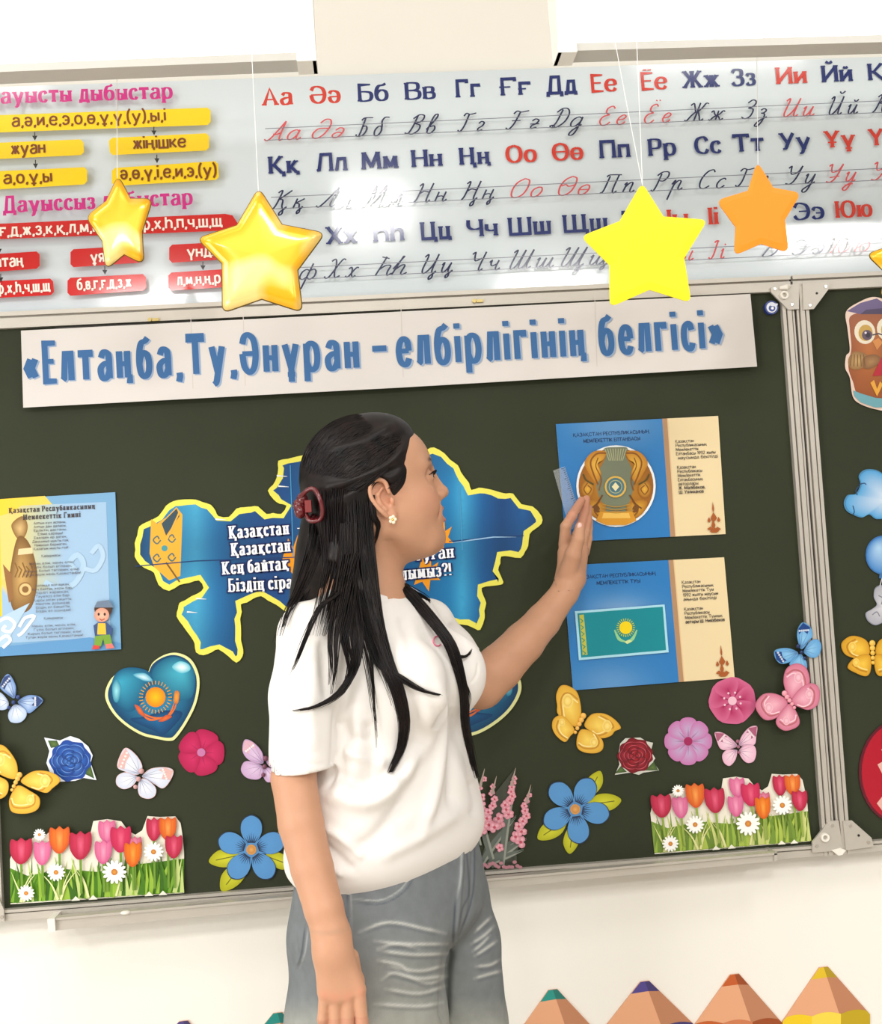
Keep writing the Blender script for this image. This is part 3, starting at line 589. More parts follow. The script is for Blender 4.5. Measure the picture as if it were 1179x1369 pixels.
# ================================================================== lamps over the board
M_tube = pbsdf('lamp_diffuser', (255, 252, 244), rough=0.5, emit=2.2)
M_lampbody = pbsdf('lamp_housing', (206, 204, 198), rough=0.5, noise=0.02)
M_lampcap = pbsdf('lamp_end_plastic', (250, 248, 240), rough=0.5, noise=0.02)
def lamp(label, xa, za, xb, zb, y, endpx, s):
    c = ((xa + xb) / 2, y, (za + zb) / 2)
    t = thing('linear_lamp', label, 'lamp', c, 'linear lamps hung above the blackboard')
    # cross-section (depth, height): lens faces the room and down, housing strip along the bottom
    def ext(sec, x0, x1, name, mat, z0, z1):
        g = Geo(); n = len(sec)
        V = [(x0, y + a, z0 + b) for a, b in sec] + [(x1, y + a, z1 + b) for a, b in sec]
        F = [list(range(n))[::-1], [n + i for i in range(n)]] + [[i, (i + 1) % n, n + (i + 1) % n, n + i] for i in range(n)]
        F = [f[::-1] for f in F]
        g.add(V, F); return g.obj(name, mat, t)
    ext([(0, .012), (-.004, .05), (-.012, .1), (-.02, .18), (-.002, .18), (.006, .1), (.012, .012)], xa, xb, 'diffuser', M_tube, za, zb)
    ext([(.0125, .012), (.0065, .1), (-.0015, .18), (.048, .18), (.044, .08), (.036, .012)], xa, xb, 'housing', M_lampcap, za, zb)
    ext([(-.004, 0), (-.003, .0115), (.036, .0115), (.034, 0)], xa, xb, 'bottom_rail', M_lampbody, za, zb)
    x0, x1 = (xb, xb + .005) if s > 0 else (xa - .005, xa)
    zz = zb if s > 0 else za
    ext([(-.006, -.003), (-.008, .05), (-.016, .1), (-.025, .185), (.054, .185), (.050, .08), (.042, .02), (.036, -.003)], x0, x1, 'end_cap', M_lampcap, zz, zz)
    kx = (xb - .022, xb + .0058) if s > 0 else (xa - .0058, xa + .022)
    ext([(-.0065, -.003), (-.005, .0125), (.038, .0125), (.037, -.003)], kx[0], kx[1], 'corner_cover', M_lampcap, zz, zz)
LO = 0.45
p = W(0, 98, LO); q = W(418, 81, LO); sl = (q[2] - p[2]) / (q[0] - p[0])
lamp('glowing white linear lamp at upper left, its end above the pink heading', q[0] - 1.3, q[2] - 1.3 * sl, q[0], q[2], -LO, None, 1)
p = W(750, 70, LO); q = W(1179, 58, LO); sl = (q[2] - p[2]) / (q[0] - p[0])
lamp('glowing white linear lamp at upper right, above the red and blue letter row', p[0], p[2], p[0] + 1.3, p[2] + 1.3 * sl, -LO, None, -1)
# ================================================================== things stuck to the blackboard
def mix(a, b, t): return tuple(a[i] + (b[i] - a[i]) * t for i in range(3))
def band(stops):
    def f(v):
        v = min(max(v, stops[0][0]), stops[-1][0])
        for (a, ca), (b, cb) in zip(stops, stops[1:]):
            if v <= b: return mix(ca, cb, (v - a) / (b - a + 1e-9))
        return stops[-1][1]
    return f
O1 = 0.0028
# ---- heading strip
hs = Sheet(0.0155); hs.off = 0.0152
hs.paper([(28, 442), (1003, 393), (1012, 490), (538, 518), (31, 545)], (218, 213, 209), t=.0008)
for x in (255, 325, 536, 795): hs.line([(x, 431 - (x - 28) * .05 + 3), (x + 3, 532 - (x - 28) * .055)], 1.0, (205, 198, 192))
BL = (56, 104, 158)
for s_, p0, p1 in (('«Елтаңба,Ту,', (32, 509), (313, 495)), ('Әнұран', (321, 496), (479, 489)), ('–', (499, 488), (518, 487)), ('елбірлігінің', (530, 486), (779, 473)), ('белгісі»', (801, 471), (964, 462))):
    z = hs.z; text(hs, s_, (p0[0] + 2, p0[1] + 4), (p1[0] + 2, p1[1] + 4), 50 if s_ != '–' else 60, (150, 170, 200), 'sans', 1.7, gap=3.4)
    text(hs, s_, (p0[0], p0[1] + 2.5), (p1[0], p1[1] + 2.5), 50 if s_ != '–' else 60, BL, 'sans', 1.65, gap=3.4)
hs.finish('heading_strip', 'long white paper strip with large blue headline along the top of the blackboard', 'banner')

# ---- anthem poster
an = Sheet(O1, M_gloss); an.paper([(-9, 668), (154, 658), (162, 868), (-9, 878)], (120, 168, 206))
an.poly([(-9, 668), (60, 663), (92, 700), (104, 745), (60, 790), (-9, 830)], lambda x, y: mix((248, 206, 40), (225, 200, 120), min(max((x + 20) / 130, 0), 1)), sub=12)
for k in range(3, 7):
    a = math.radians(-68 + 24 * k); cx_, cy_ = 22, 728; r1, r2 = 66, 96
    an.poly([(cx_ + r1 * math.cos(a - .12), cy_ + r1 * math.sin(a - .12)), (cx_ + r2 * math.cos(a), cy_ + r2 * math.sin(a)), (cx_ + r1 * math.cos(a + .12), cy_ + r1 * math.sin(a + .12))], (240, 208, 70))
an.poly([(28, 676), (142, 671), (148, 852), (4, 860), (0, 700)], lambda x, y: mix((224, 200, 110), (158, 190, 220), min(max((x - 10) / 75, 0), 1) if y < 790 else 1), sub=12)
an.poly([(0, 690), (30, 680), (34, 720), (28, 770), (2, 775)], (232, 205, 120))
gd, gl = (134, 96, 44), (214, 180, 120)
an.blob([(16, 700), (30, 690), (37, 702), (34, 716), (26, 722), (18, 712)], gl, gd)
an.blob([(24, 718), (40, 728), (50, 770), (42, 812), (20, 818), (12, 790), (14, 760)], (206, 166, 100), (120, 84, 40))
an.poly([(4, 754), (16, 768), (18, 800), (12, 806)], (150, 104, 60)); an.poly([(25, 734), (43, 732), (44, 740), (24, 742)], (232, 206, 160))
an.ell(34, 788, 10, 10, (150, 112, 60)); an.ell(34, 788, 8, 8, (226, 190, 130)); an.ell(34, 788, 4.5, 4.5, (136, 98, 50))
for i in range(5): an.line([(20 + i * 5, 752 + (i % 2) * 5), (24 + i * 5, 762), (20 + i * 5, 772)], 1.5, gd)
an.poly([(-9, 836), (-5, 828), (40, 806), (20, 840), (8, 862), (-9, 876)], (178, 205, 226)); an.poly([(-9, 866), (120, 852), (162, 860), (162, 868), (-9, 878)], (96, 150, 198))
for cc in ([(-4, 832), (10, 826), (20, 834), (14, 844), (4, 842), (8, 836)], [(26, 838), (34, 826), (46, 824), (38, 836), (30, 846), (24, 850)], [(-4, 858), (8, 850), (14, 856), (4, 866)]):
    an.line(cc, 4, (236, 242, 246), smooth=True)
an.line([(60, 778), (78, 786), (100, 780), (112, 756), (104, 742), (94, 752), (102, 764)], 7, (172, 202, 226), smooth=True)
an.line([(112, 760), (128, 762), (138, 744), (132, 730), (122, 740)], 6, (176, 204, 228), smooth=True)
TX = (70, 62, 66)
text(an, 'Қазақстан Республикасының', (12, 686), (124, 680), 6.6, TX, 'serif', 1.9); text(an, 'Мемлекеттік Гимні', (31, 695), (106, 691), 6.6, TX, 'serif', 1.9)
lines = ['Алтын күн аспаны,', 'Алтын дән даласы,', 'Ерліктің дастаны,', 'Еліме қарашы!', 'Ежелден ер деген,', 'Даңқымыз шықты ғой,', 'Намысын бермеген,', 'Қазағым мықты ғой!', '', 'Қайырмасы:', '', 'Менің елім, менің елім,', 'Гүлің болып егілемін,', 'Жырың болып төгілемін, елім!', 'Туған жерім менің Қазақстаным!', '', '', 'Ұрпаққа жол ашқан,', 'Кең байтақ жерім бар,', 'Бірлігі жарасқан,', 'Тәуелсіз елім бар.', 'Қарсы алған уақытты,', 'Мәңгілік досындай,', 'Біздің ел бақытты,', 'Біздің ел осындай!', '', 'Қайырмасы:', '', 'Менің елім, менің елім,', 'Гүлің болып егілемін,', 'Жырың болып төгілемін, елім!', 'Туған жерім менің Қазақстаным!']
for i, l in enumerate(lines):
    if l:
        y = 700 + i * 4.9; w = len(l) * 1.28; c = 67 + i * .22
        text(an, l, (c - w, y + w * .05), (c + w, y - w * .05), 3.0, (84, 74, 80), 'sans', 1.5, sm=2)
# little child printed in the corner
an.ell(139, 814, 12, 11, (92, 62, 44), (70, 46, 36)); an.poly([(127, 812), (131, 804), (147, 802), (153, 812)], (110, 128, 150)); an.ell(137, 822, 10, 9.5, (236, 186, 160), (214, 150, 126))
for x in (133, 141): an.ell(x, 821, 1.5, 2, (60, 40, 36))
an.line([(134, 827), (137, 829), (141, 827)], 1.2, (170, 70, 60)); an.poly([(126, 836), (132, 832), (144, 832), (152, 840), (150, 850), (128, 850)], (60, 84, 130)); an.poly([(132, 833), (142, 833), (143, 848), (131, 848)], (240, 190, 60))
an.poly([(128, 850), (148, 848), (151, 860), (141, 862), (139, 854), (136, 864), (127, 862)], (120, 160, 60)); an.poly([(126, 862), (134, 863), (134, 867), (124, 868)], (214, 70, 60)); an.poly([(142, 861), (151, 860), (154, 866), (143, 867)], (230, 120, 110))
an.finish('anthem_poster', 'pale blue and yellow printed song sheet at the left edge of the blackboard', 'poster')

# ---- country-outline cutout
mapo = [(232, 670), (262, 668), (282, 675), (292, 690), (306, 691), (316, 680), (345, 677), (356, 687), (376, 687), (383, 676), (366, 668), (358, 656), (370, 638), (372, 616), (398, 610), (422, 602), (450, 606), (500, 622), (560, 607), (580, 598), (594, 606), (612, 622), (630, 655), (640, 652), (668, 658), (686, 660), (697, 674), (712, 677), (724, 690), (724, 700), (708, 714), (706, 730), (696, 746), (670, 744), (666, 762), (673, 778), (668, 782), (644, 786), (650, 806), (648, 826), (642, 842), (625, 836), (600, 830), (520, 850), (440, 850), (400, 830), (378, 815), (349, 797), (322, 808), (324, 878), (316, 886), (306, 878), (292, 868), (272, 876), (262, 872), (260, 860), (244, 836), (236, 824), (240, 806), (256, 797), (272, 786), (266, 776), (240, 782), (226, 790), (212, 782), (206, 766), (188, 756), (180, 744), (180, 726), (186, 704), (196, 698), (212, 690), (222, 676)]
mp = Sheet(O1, M_gloss); jr0 = random.Random(4)
def rough(pts, st=9, amp=1.6):
    out = []
    for i in range(len(pts)):
        a, b = np.array(pts[i], float), np.array(pts[(i + 1) % len(pts)], float); n_ = max(1, int(np.linalg.norm(b - a) / st))
        for k in range(n_): out.append(tuple(a + (b - a) * k / n_ + (np.array([jr0.uniform(-amp, amp), jr0.uniform(-amp, amp)]) if k else 0)))
    return out
mapo = rough(mapo)
mp.paper(cr(mapo, True, 2), (232, 226, 92))
ctr = np.array([450., 730.])
def inset(pts, d):
    P = cr(pts, True, 1); n = len(P); out = []
    A = sum(P[i][0] * P[(i + 1) % n][1] - P[(i + 1) % n][0] * P[i][1] for i in range(n)); s_ = 1 if A > 0 else -1
    for i in range(n):
        t = P[(i + 1) % n] - P[i - 1]; t = t / (np.linalg.norm(t) + 1e-9); out.append(P[i] + s_ * d * np.array([-t[1], t[0]]))
    return out
mband = band([(180, (30, 60, 100)), (215, (40, 120, 170)), (262, (70, 165, 205)), (290, (36, 110, 165)), (320, (22, 78, 128)), (360, (28, 70, 130)), (420, (30, 90, 140)), (560, (24, 96, 150)), (600, (30, 120, 175)), (618, (60, 160, 205)), (645, (22, 90, 150)), (670, (18, 66, 120)), (700, (28, 88, 150)), (724, (16, 60, 110))])
jr_ = random.Random(9)
mp.poly([(x + jr_.uniform(-1.2, 1.2), y + jr_.uniform(-1.2, 1.2)) for x, y in inset(mapo, 7.5)], lambda x, y: mix(mband(x), (20, 60, 96), .25 * (1 + math.sin(y * .045)) / 2), sub=9)
# ornament band at the left
mp.poly([(202, 694), (210, 700), (222, 692), (236, 678), (244, 688), (241, 770), (226, 776), (206, 758), (200, 740)], (232, 172, 56))
for q in ((210, 722), (230, 720), (210, 746), (230, 745)): mp.line([(q[0] + 5, q[1]), (q[0], q[1] + 5), (q[0] - 5, q[1]), (q[0], q[1] - 5), (q[0] + 3, q[1] - 1)], 1.8, (80, 110, 110), smooth=True)
mp.ell(220, 733, 4, 4, (70, 150, 160)); mp.poly([(216, 700), (236, 680), (240, 690), (222, 716)], (60, 80, 90)); mp.line([(222, 724), (240, 684)], 2, (226, 176, 70)); mp.line([(222, 752), (240, 778)], 2, (120, 90, 50))
def flame(x, y, s, a=0):
    P = [(0, 0), (4, -14), (9, -4), (14, -18), (15, -2), (24, -8), (19, 6), (26, 14), (14, 14), (12, 28), (4, 16), (-6, 20), (-2, 8)]
    mp.poly([(x + s * u, y + s * v) for u, v in P], (232, 150, 24))
flame(380, 738, 1.3); flame(580, 712, 1.0); flame(560, 760, 1.1)
for q in ([(181, 757), (260, 750), (420, 744)], [(600, 724), (660, 718), (700, 716)]): mp.line(q, 1.3, (30, 60, 110))
mp.line([(603, 726), (630, 722), (660, 718), (690, 718)], 1.8, (150, 190, 225), taper=lambda t: math.sin(math.pi * min(max(t, .05), .95)))
for x, a, b in ((388, 622, 744), (614, 650, 735)): mp.line([(x, a), (x + 4, b)], 1.2, (70, 150, 200))
for q in ((370, 636), (372, 650), (262, 800), (250, 818), (288, 694)): mp.line([q, (q[0] + 14, q[1] + 1)], 2.2, (236, 240, 240), taper=lambda t: 1 - t * .8)
for s_, p0, p1 in (('Қазақстан', (306, 720), (384, 714)), ('–', (398, 713), (410, 712)), ('Қазақстан', (309, 743), (386, 737)), ('–', (400, 737), (411, 736)), ('Кең байтақ', (297, 768), (384, 761)), ('не', (400, 760), (420, 759)), ('Біздің сіра', (305, 791), (388, 786)),
                   ('осы жерде туған', (455, 758), (606, 745)), ('мақтанышымыз?!', (455, 782), (601, 769))):
    text(mp, s_, p0, p1, 16, (240, 242, 246), 'serif', 1.9, outline=((18, 34, 90), 2.4), gap=1.6)
mp.finish('map_cutout', 'blue country shaped cutout with yellow rim behind the woman on the blackboard', 'cutout')

# ---- two cards
def card(label, c, title, body, kind, tx):
    s = Sheet(O1, M_gloss); (x0, y0), (x1, y1), (x2, y2), (x3, y3) = c
    def q(u, v):
        return (x0 * (1 - u) * (1 - v) + x1 * u * (1 - v) + x2 * u * v + x3 * (1 - u) * v, y0 * (1 - u) * (1 - v) + y1 * u * (1 - v) + y2 * u * v + y3 * (1 - u) * v)
    s.paper(c, (232, 212, 168))
    def blue(x, y):
        u = (x - x0) / (x1 - x0); v = (y - y0) / (y3 - y0)
        if kind == 'flag': k = math.exp(-((u - .36) ** 2 / .05 + (v - .38) ** 2 / .02)) + .6 * math.exp(-((u - .3) ** 2 / .06 + (v - .95) ** 2 / .03))
        else: k = math.exp(-((u - .36) ** 2 / .08 + (v - .02) ** 2 / .03)) * .6
        return mix((44, 122, 190), (126, 166, 212), min(k, 1))
    s.poly([q(0, 0), q(.66, 0), q(.66, 1), q(0, 1)], blue, sub=11)
    s.poly([q(.655, 0), q(.685, 0), q(.685, 1), q(.655, 1)], (178, 140, 104)); s.poly([q(.685, 0), q(.692, 0), q(.692, 1), q(.685, 1)], (228, 196, 150))
    for i, t in enumerate(title):
        a, b = (.09, .56) if i == 0 else ((.15, .50) if kind != 'flag' else (.19, .46))
        text(s, t, q(a + .01, .115 + i * .055), q(b + .01, .115 + i * .055), 4.6, (24, 46, 92), 'sans', 1.8, gap=2, sm=3)
    for u, v, t, bold in body:
        text(s, t, q(u, v), q(u + len(t) * .0128, v), 4.1, (64, 60, 64), 'sans', 2.1 if bold else 1.5, gap=2, sm=3)
    # printed tower ornament in the corner
    for du, dv, w_, h_ in ((.93, .78, .006, .06), (.93, .86, .02, .05), (.925, .92, .012, .06), (.93, .97, .03, .03), (.96, .88, .01, .03), (.90, .88, .01, .03), (.95, .955, .02, .02), (.905, .95, .02, .02)):
        s.poly([q(du, dv - h_), q(du + w_, dv), q(du + w_ * .4, dv + h_ * .5), q(du - w_ * .6, dv + h_ * .4), q(du - w_, dv)], (168, 90, 40))
    return s, q
s, q = card('', [(743, 567), (960, 556), (970, 714), (756, 724.5)], ['ҚАЗАҚСТАН РЕСПУБЛИКАСЫНЫҢ', 'МЕМЛЕКЕТТІК ЕЛТАҢБАСЫ'],
    [(.725, .21, 'Қазақстан', 0), (.725, .245, 'Республикасының', 0), (.725, .28, 'Мемлекеттік', 0), (.725, .315, 'Елтаңбасы 1992 жылы', 0), (.725, .35, '4 маусымда бекітілді', 0), (.725, .43, 'Қазақстан', 0), (.725, .465, 'Республикасы', 0), (.725, .5, 'Мемлекеттік', 0), (.725, .535, 'Елтаңбасының', 0), (.725, .57, 'авторлары:', 0), (.725, .605, 'Ж. Мәлібеков,', 1), (.725, .64, 'Ш. Уәлиханов', 1)], 'emblem', 0)
cx_, cy_ = 823, 650
s.ell(cx_, cy_, 53, 54.5, (238, 244, 246), n=40); s.ell(cx_, cy_, 50, 51.5, (200, 140, 36), (156, 96, 24), n=40, rings=3)
GB, GY, GD = (120, 128, 104), (222, 168, 52), (140, 84, 20)
s.poly([(807, 600), (823, 598), (838, 599), (836, 610), (844, 626), (848, 644), (842, 668), (832, 688), (814, 688), (803, 670), (797, 650), (801, 628), (809, 612)], GB, smooth=True)
for i in range(9): s.line([(808 + i * 3.6, 600), (814 + i * 2.2, 616)], 1.1, (180, 180, 140))
for sgn in (-1, 1):
    X = lambda v: cx_ + sgn * v
    s.blob([(X(14), 604), (X(30), 604), (X(42), 618), (X(36), 634), (X(26), 646), (X(20), 634), (X(24), 620), (X(16), 614)], (236, 186, 70), (190, 124, 30))
    s.line([(X(13), 606), (X(26), 607), (X(34), 618), (X(30), 634), (X(24), 648)], 2.2, GD, smooth=True)
    s.line([(X(24), 612), (X(27), 624), (X(20), 640), (X(23), 656)], 1.5, GD, smooth=True)
    s.ell(X(38), 654, 9, 12, (232, 178, 62), (160, 100, 26)); s.line([(X(38), 646), (X(43), 654), (X(38), 661), (X(33), 654), (X(38), 649)], 1.6, GD, smooth=True)
    s.blob([(X(14), 676), (X(30), 668), (X(42), 672), (X(34), 688), (X(20), 692)], GY, (170, 110, 26)); s.line([(X(22), 670), (X(29), 682), (X(24), 690)], 2.2, GD, smooth=True)
    s.line([(X(44), 634), (X(40), 642), (X(30), 648)], 2.4, (90, 76, 30), smooth=True); s.line([(X(18), 662), (X(26), 674), (X(34), 680)], 2.0, (110, 66, 18), smooth=True)
    s.ell(X(26), 680, 4, 6, (116, 72, 24), rot=30 * sgn)
s.poly([(802, 684), (844, 684), (850, 696), (836, 702), (810, 702), (796, 696)], (214, 150, 40)); s.poly([(806, 686), (840, 686), (842, 693), (804, 693)], (236, 190, 90))
for i in range(3): s.line([(800 + i * 2, 682 - i * 4), (823, 686 - i * 4), (846 - i * 2, 682 - i * 4)], 1.2, (180, 140, 60), smooth=True)
s.ell(822, 651, 14.5, 14.5, (222, 180, 84)); s.ell(822, 651, 12, 12, (62, 108, 130), (84, 124, 130)); s.line([(822 + 8.5 * math.cos(t * math.pi / 9), 651 + 8.5 * math.sin(t * math.pi / 9)) for t in range(18)], 1, (180, 180, 130), closed=True)
s.poly([(822, 645), (827, 651), (822, 657), (817, 651)], (236, 226, 180))
s.finish('emblem_card', 'blue and cream card with round golden emblem on the right of the blackboard', 'card')
s, q = card('', [(752, 756), (968, 745), (982, 906), (766, 923)], ['ҚАЗАҚСТАН РЕСПУБЛИКАСЫНЫҢ', 'МЕМЛЕКЕТТІК ТУЫ'],
    [(.725, .2, 'Қазақстан', 0), (.725, .235, 'Республикасының', 0), (.725, .27, 'Мемлекеттік Туы', 0), (.725, .305, '1992 жылғы маусым', 0), (.725, .34, 'айында бекітілді', 0), (.725, .42, 'Қазақстан', 0), (.725, .455, 'Республикасы', 0), (.725, .49, 'Мемлекеттік Туының', 0), (.725, .525, 'авторы Ш. Ниязбеков', 1)], 'flag', 0)
s.poly([(768, 817), (888, 808), (893.5, 872), (773.5, 882.5)], (170, 222, 240)); s.poly([(771.5, 820), (885.5, 811), (890, 869), (776.5, 879)], (16, 138, 150))
s.poly([(774, 822), (780, 821.5), (785, 875), (778.5, 876)], (190, 190, 80))
for i in range(6): s.line([(775 + i * .7, 827 + i * 8.6), (779 + i * .7, 830 + i * 8.6), (776 + i * .7, 833 + i * 8.6)], 1.2, (70, 150, 110))
for k in range(24):
    a = k * math.pi / 12; s.line([(836 + 9.5 * math.cos(a), 839 + 9.5 * math.sin(a)), (836 + 12.5 * math.cos(a), 839 + 12.5 * math.sin(a))], 1.2, (180, 200, 70), lift=False)
s.z += LAY; s.ell(836, 839, 8.6, 8.6, (246, 216, 20), n=24)
for sg in (-1, 1): s.line([(836, 858), (836 + sg * 9, 854), (836 + sg * 15, 842)], 4.5, (150, 210, 150), smooth=True, taper=lambda t: 1 - .6 * abs(2 * t - 1))
s.poly([(834, 858), (840, 855), (845, 857), (838, 861)], (210, 230, 160))
s.finish('flag_card', 'blue and cream card with a turquoise flag below the golden emblem card', 'card')

# ---- hearts
def heart(T, label):
    F = lambda pts: [T(x, y) for x, y in pts]
    out = [(-8, -29), (0, -46), (17, -57), (34, -59), (50.7, -51), (60.5, -34), (62.7, -15), (57.7, 10), (45, 35.5), (31, 55), (22.7, 58.5), (8.7, 56.5), (-14, 51), (-36, 38), (-53, 21.6), (-63, 2), (-61, -15), (-50, -30), (-30.5, -37), (-14, -34)]
    s = Sheet(O1, M_gloss); s.paper(F(cr(out, True, 6)), (226, 228, 160))
    inn = [(u * .94, v * .94 - .5) for u, v in out]
    s.blob(F(cr(inn, True, 6)), (40, 130, 170), (10, 60, 100), ctr=T(10, 5), rings=4, smooth=False, power=1.6)
    s.blob(F(cr([(-2, -26), (8, -46), (30, -54), (50, -44), (57, -26), (52, 0), (30, 4), (10, -8)], True)), (70, 176, 200), (22, 96, 130), ctr=T(38, -34), rings=3, smooth=False)
    s.blob(F(cr([(0, -26), (-14, -38), (-40, -38), (-54, -22), (-50, 6), (-30, 20), (-10, 0)], True)), (56, 160, 190), (16, 84, 122), ctr=T(-44, -20), rings=3, smooth=False)
    s.blob(F(cr([(-30, 30), (0, 44), (16, 50), (40, 22), (16, 18), (-10, 26)], True)), (26, 100, 150), (10, 60, 104), rings=3, smooth=False)
    s.blob(F(cr([(26, -40), (36, -48), (48, -44), (50, -36), (38, -32)], True)), (240, 252, 255), (90, 190, 210), rings=3, smooth=False)
    s.blob(F(cr([(-26, -30), (-10, -32), (0, -22), (-12, -22)], True)), (210, 240, 248), (60, 160, 190), rings=3, smooth=False)
    s.blob(F(cr([(-54, -14), (-48, -24), (-42, -12), (-46, 6), (-52, 4)], True)), (150, 220, 230), (40, 130, 160), rings=3, smooth=False)
    for k in range(28):
        a = k * math.pi / 14; s.line([T(4 + 17 * math.cos(a), 0 + 17 * math.sin(a)), T(4 + 22 * math.cos(a), 22 * math.sin(a))], 1.2, (214, 150, 50), lift=False)
    s.z += LAY; a = T(4, 0); s.ell(a[0], a[1], 13.5, 13.5, (255, 190, 20), (236, 130, 20))
    for P in ([(-22, 12), (-12, 22), (4, 28), (20, 26), (30, 14), (34, -6)], [(-18, 20), (-4, 30), (10, 29)], [(10, 30), (22, 24), (30, 6)]):
        s.line(F(cr(P, False, 4)), 3, (220, 110, 50), taper=lambda t: 1 - .7 * abs(2 * t - 1))
    s.blob(F([(-24, 10), (-16, 14), (-10, 26), (-18, 22)]), (230, 110, 50), (190, 80, 50)); s.blob(F([(30, -8), (36, -6), (34, 8), (28, 6)]), (240, 160, 50), (190, 110, 60)); s.blob(F([(8, 32), (18, 24), (26, 26), (16, 32)]), (230, 110, 50), (190, 80, 50))
    s.finish('heart_cutout', label, 'cutout')
heart(lambda x, y: (204 + x, 932 + y), 'glossy blue paper heart with orange sun, left of the woman')
heart(lambda x, y: (624 - x * 1.15, 922 + y * 1.15), 'glossy blue paper heart mostly hidden behind the raised arm')

# ---- tulip borders
def tulips(c, label, dim):
    (x0, y0), (x1, y1), (x2, y2), (x3, y3) = c
    def q(u, v): return (x0 * (1 - u) * (1 - v) + x1 * u * (1 - v) + x2 * u * v + x3 * (1 - u) * v, y0 * (1 - u) * (1 - v) + y1 * u * (1 - v) + y2 * u * v + y3 * (1 - u) * v)
    Q = lambda P: [q(u, v) for u, v in P]
    dm = lambda col: mix(col, (214, 200, 120), dim)
    out = [(0, .38), (.02, .24), (.1, .22), (.13, .10), (.2, .08), (.23, .02), (.33, .02), (.35, .12), (.46, .1), (.48, -.10), (.56, -.12), (.64, -.08), (.68, .06), (.72, .12), (.76, .06), (.79, -.14), (.86, -.12), (.95, -.12), (.98, -.02), (.99, .14), (1, .4), (1, 1), (0, 1)]
    s = Sheet(O1, M_gloss); s.paper(Q(out), (238, 232, 216))
    s.poly(Q([(0, .5), (.1, .62), (.3, .55), (.5, .62), (.7, .55), (1, .5), (1, .985), (0, .985)]), lambda x, y: mix(dm((96, 150, 30)), dm((60, 110, 16)), .5 + .5 * math.sin(x * .35)), sub=14)
    rr = random.Random(5)
    for k in range(70):
        u = (k + .5) / 70 * 1.0; h = rr.uniform(.3, .62); dx = rr.uniform(-.06, .06); g_ = rr.choice([(120, 168, 44), (70, 122, 22), (150, 188, 60), (196, 214, 130), (56, 104, 18)])
        s.line(Q([(min(max(u, .01), .99), .98), (min(max(u + dx * .4, .01), .99), .98 - h * .5), (min(max(u + dx, .01), .99), .98 - h)]), rr.uniform(4, 10), dm(g_), smooth=True, taper=lambda t: 1.05 - t)
    for k in range(9):
        u = rr.uniform(.05, .9); dx = rr.choice([-1, 1]) * rr.uniform(.06, .13)
        s.line(Q([(u, .97), (min(max(u + dx * .35, .01), .99), .75), (min(max(u + dx, .01), .99), .55)]), 3, dm((226, 232, 170)), smooth=True, taper=lambda t: 1 - .9 * t)
    def tul(u, v, w, h, c0, c1):
        for k in range(2): s.line(Q([(u, v + h * .5), (u + .004, .9)]), 3, dm((110, 150, 50)))
        P = [(u - w * .5, v - h * .22), (u - w * .42, v - h * .46), (u - w * .16, v - h * .38), (u, v - h * .5), (u + w * .2, v - h * .38), (u + w * .44, v - h * .46), (u + w * .5, v - h * .18), (u + w * .42, v + h * .2), (u + w * .14, v + h * .48), (u - w * .16, v + h * .48), (u - w * .44, v + h * .18)]
        s.blob(Q(cr(P, True, 3)), c0, c1, rings=3, smooth=False)
        s.blob(Q(cr([(u - w * .2, v - h * .3), (u + w * .02, v - h * .46), (u + w * .22, v - h * .28), (u + w * .16, v + h * .3), (u, v + h * .44), (u - w * .14, v + h * .3)], True, 3)), mix(c0, (255, 255, 255), .18), mix(c0, c1, .7), rings=3, smooth=False)
    R1, R2, P1, P2, OO, O2 = (222, 60, 100), (170, 26, 60), (236, 140, 176), (206, 90, 140), (240, 140, 40), (206, 80, 30)
    for a in ((.56, .04, .10, .32, P1, P2), (.83, .04, .09, .34, R1, R2), (.91, .04, .10, .34, OO, O2), (.19, .30, .1, .34, P1, P2), (.72, .28, .08, .3, P1, (190, 80, 110)), (.54, .33, .10, .34, P1, P2), (.64, .16, .12, .38, R1, (190, 30, 80)), (.07, .26, .13, .36, R1, R2), (.29, .13, .12, .38, OO, O2), (.41, .22, .13, .40, R1, R2), (.71, .38, .10, .36, (245, 140, 20), (210, 90, 20)), (.945, .3, .10, .34, R1, R2)): tul(*a)
    def daisy(u, v, r):
        x, y = q(u, v)
        for k in range(14):
            a = k * 2 * math.pi / 14; s.ell(x + .62 * r * math.cos(a), y + .62 * r * math.sin(a), r * .42, r * .16, (250, 250, 246), rot=math.degrees(a), n=8)
        s.ell(x, y, r * .27, r * .27, (226, 160, 60), (190, 110, 50), n=10)
    for a in ((.27, .58, 12), (.605, .62, 16), (.83, .36, 13), (.10, .84, 11), (.18, .04, 8)): daisy(*a)
    for u in (.36, .46, .78, .86): s.poly(Q([(u, .985), (u + .025, .92), (u + .05, .985)]), (240, 236, 220))
    s.finish('tulip_border', label, 'cutout')
tulips([(13, 1112), (246, 1102), (246, 1194), (14, 1209)], 'paper border of tulips and daisies at the lower left corner of the blackboard', 0)
tulips([(866, 1054), (1077, 1044), (1083, 1125), (875, 1142)], 'paper border of tulips and daisies at the lower right corner, faded greens', .32)

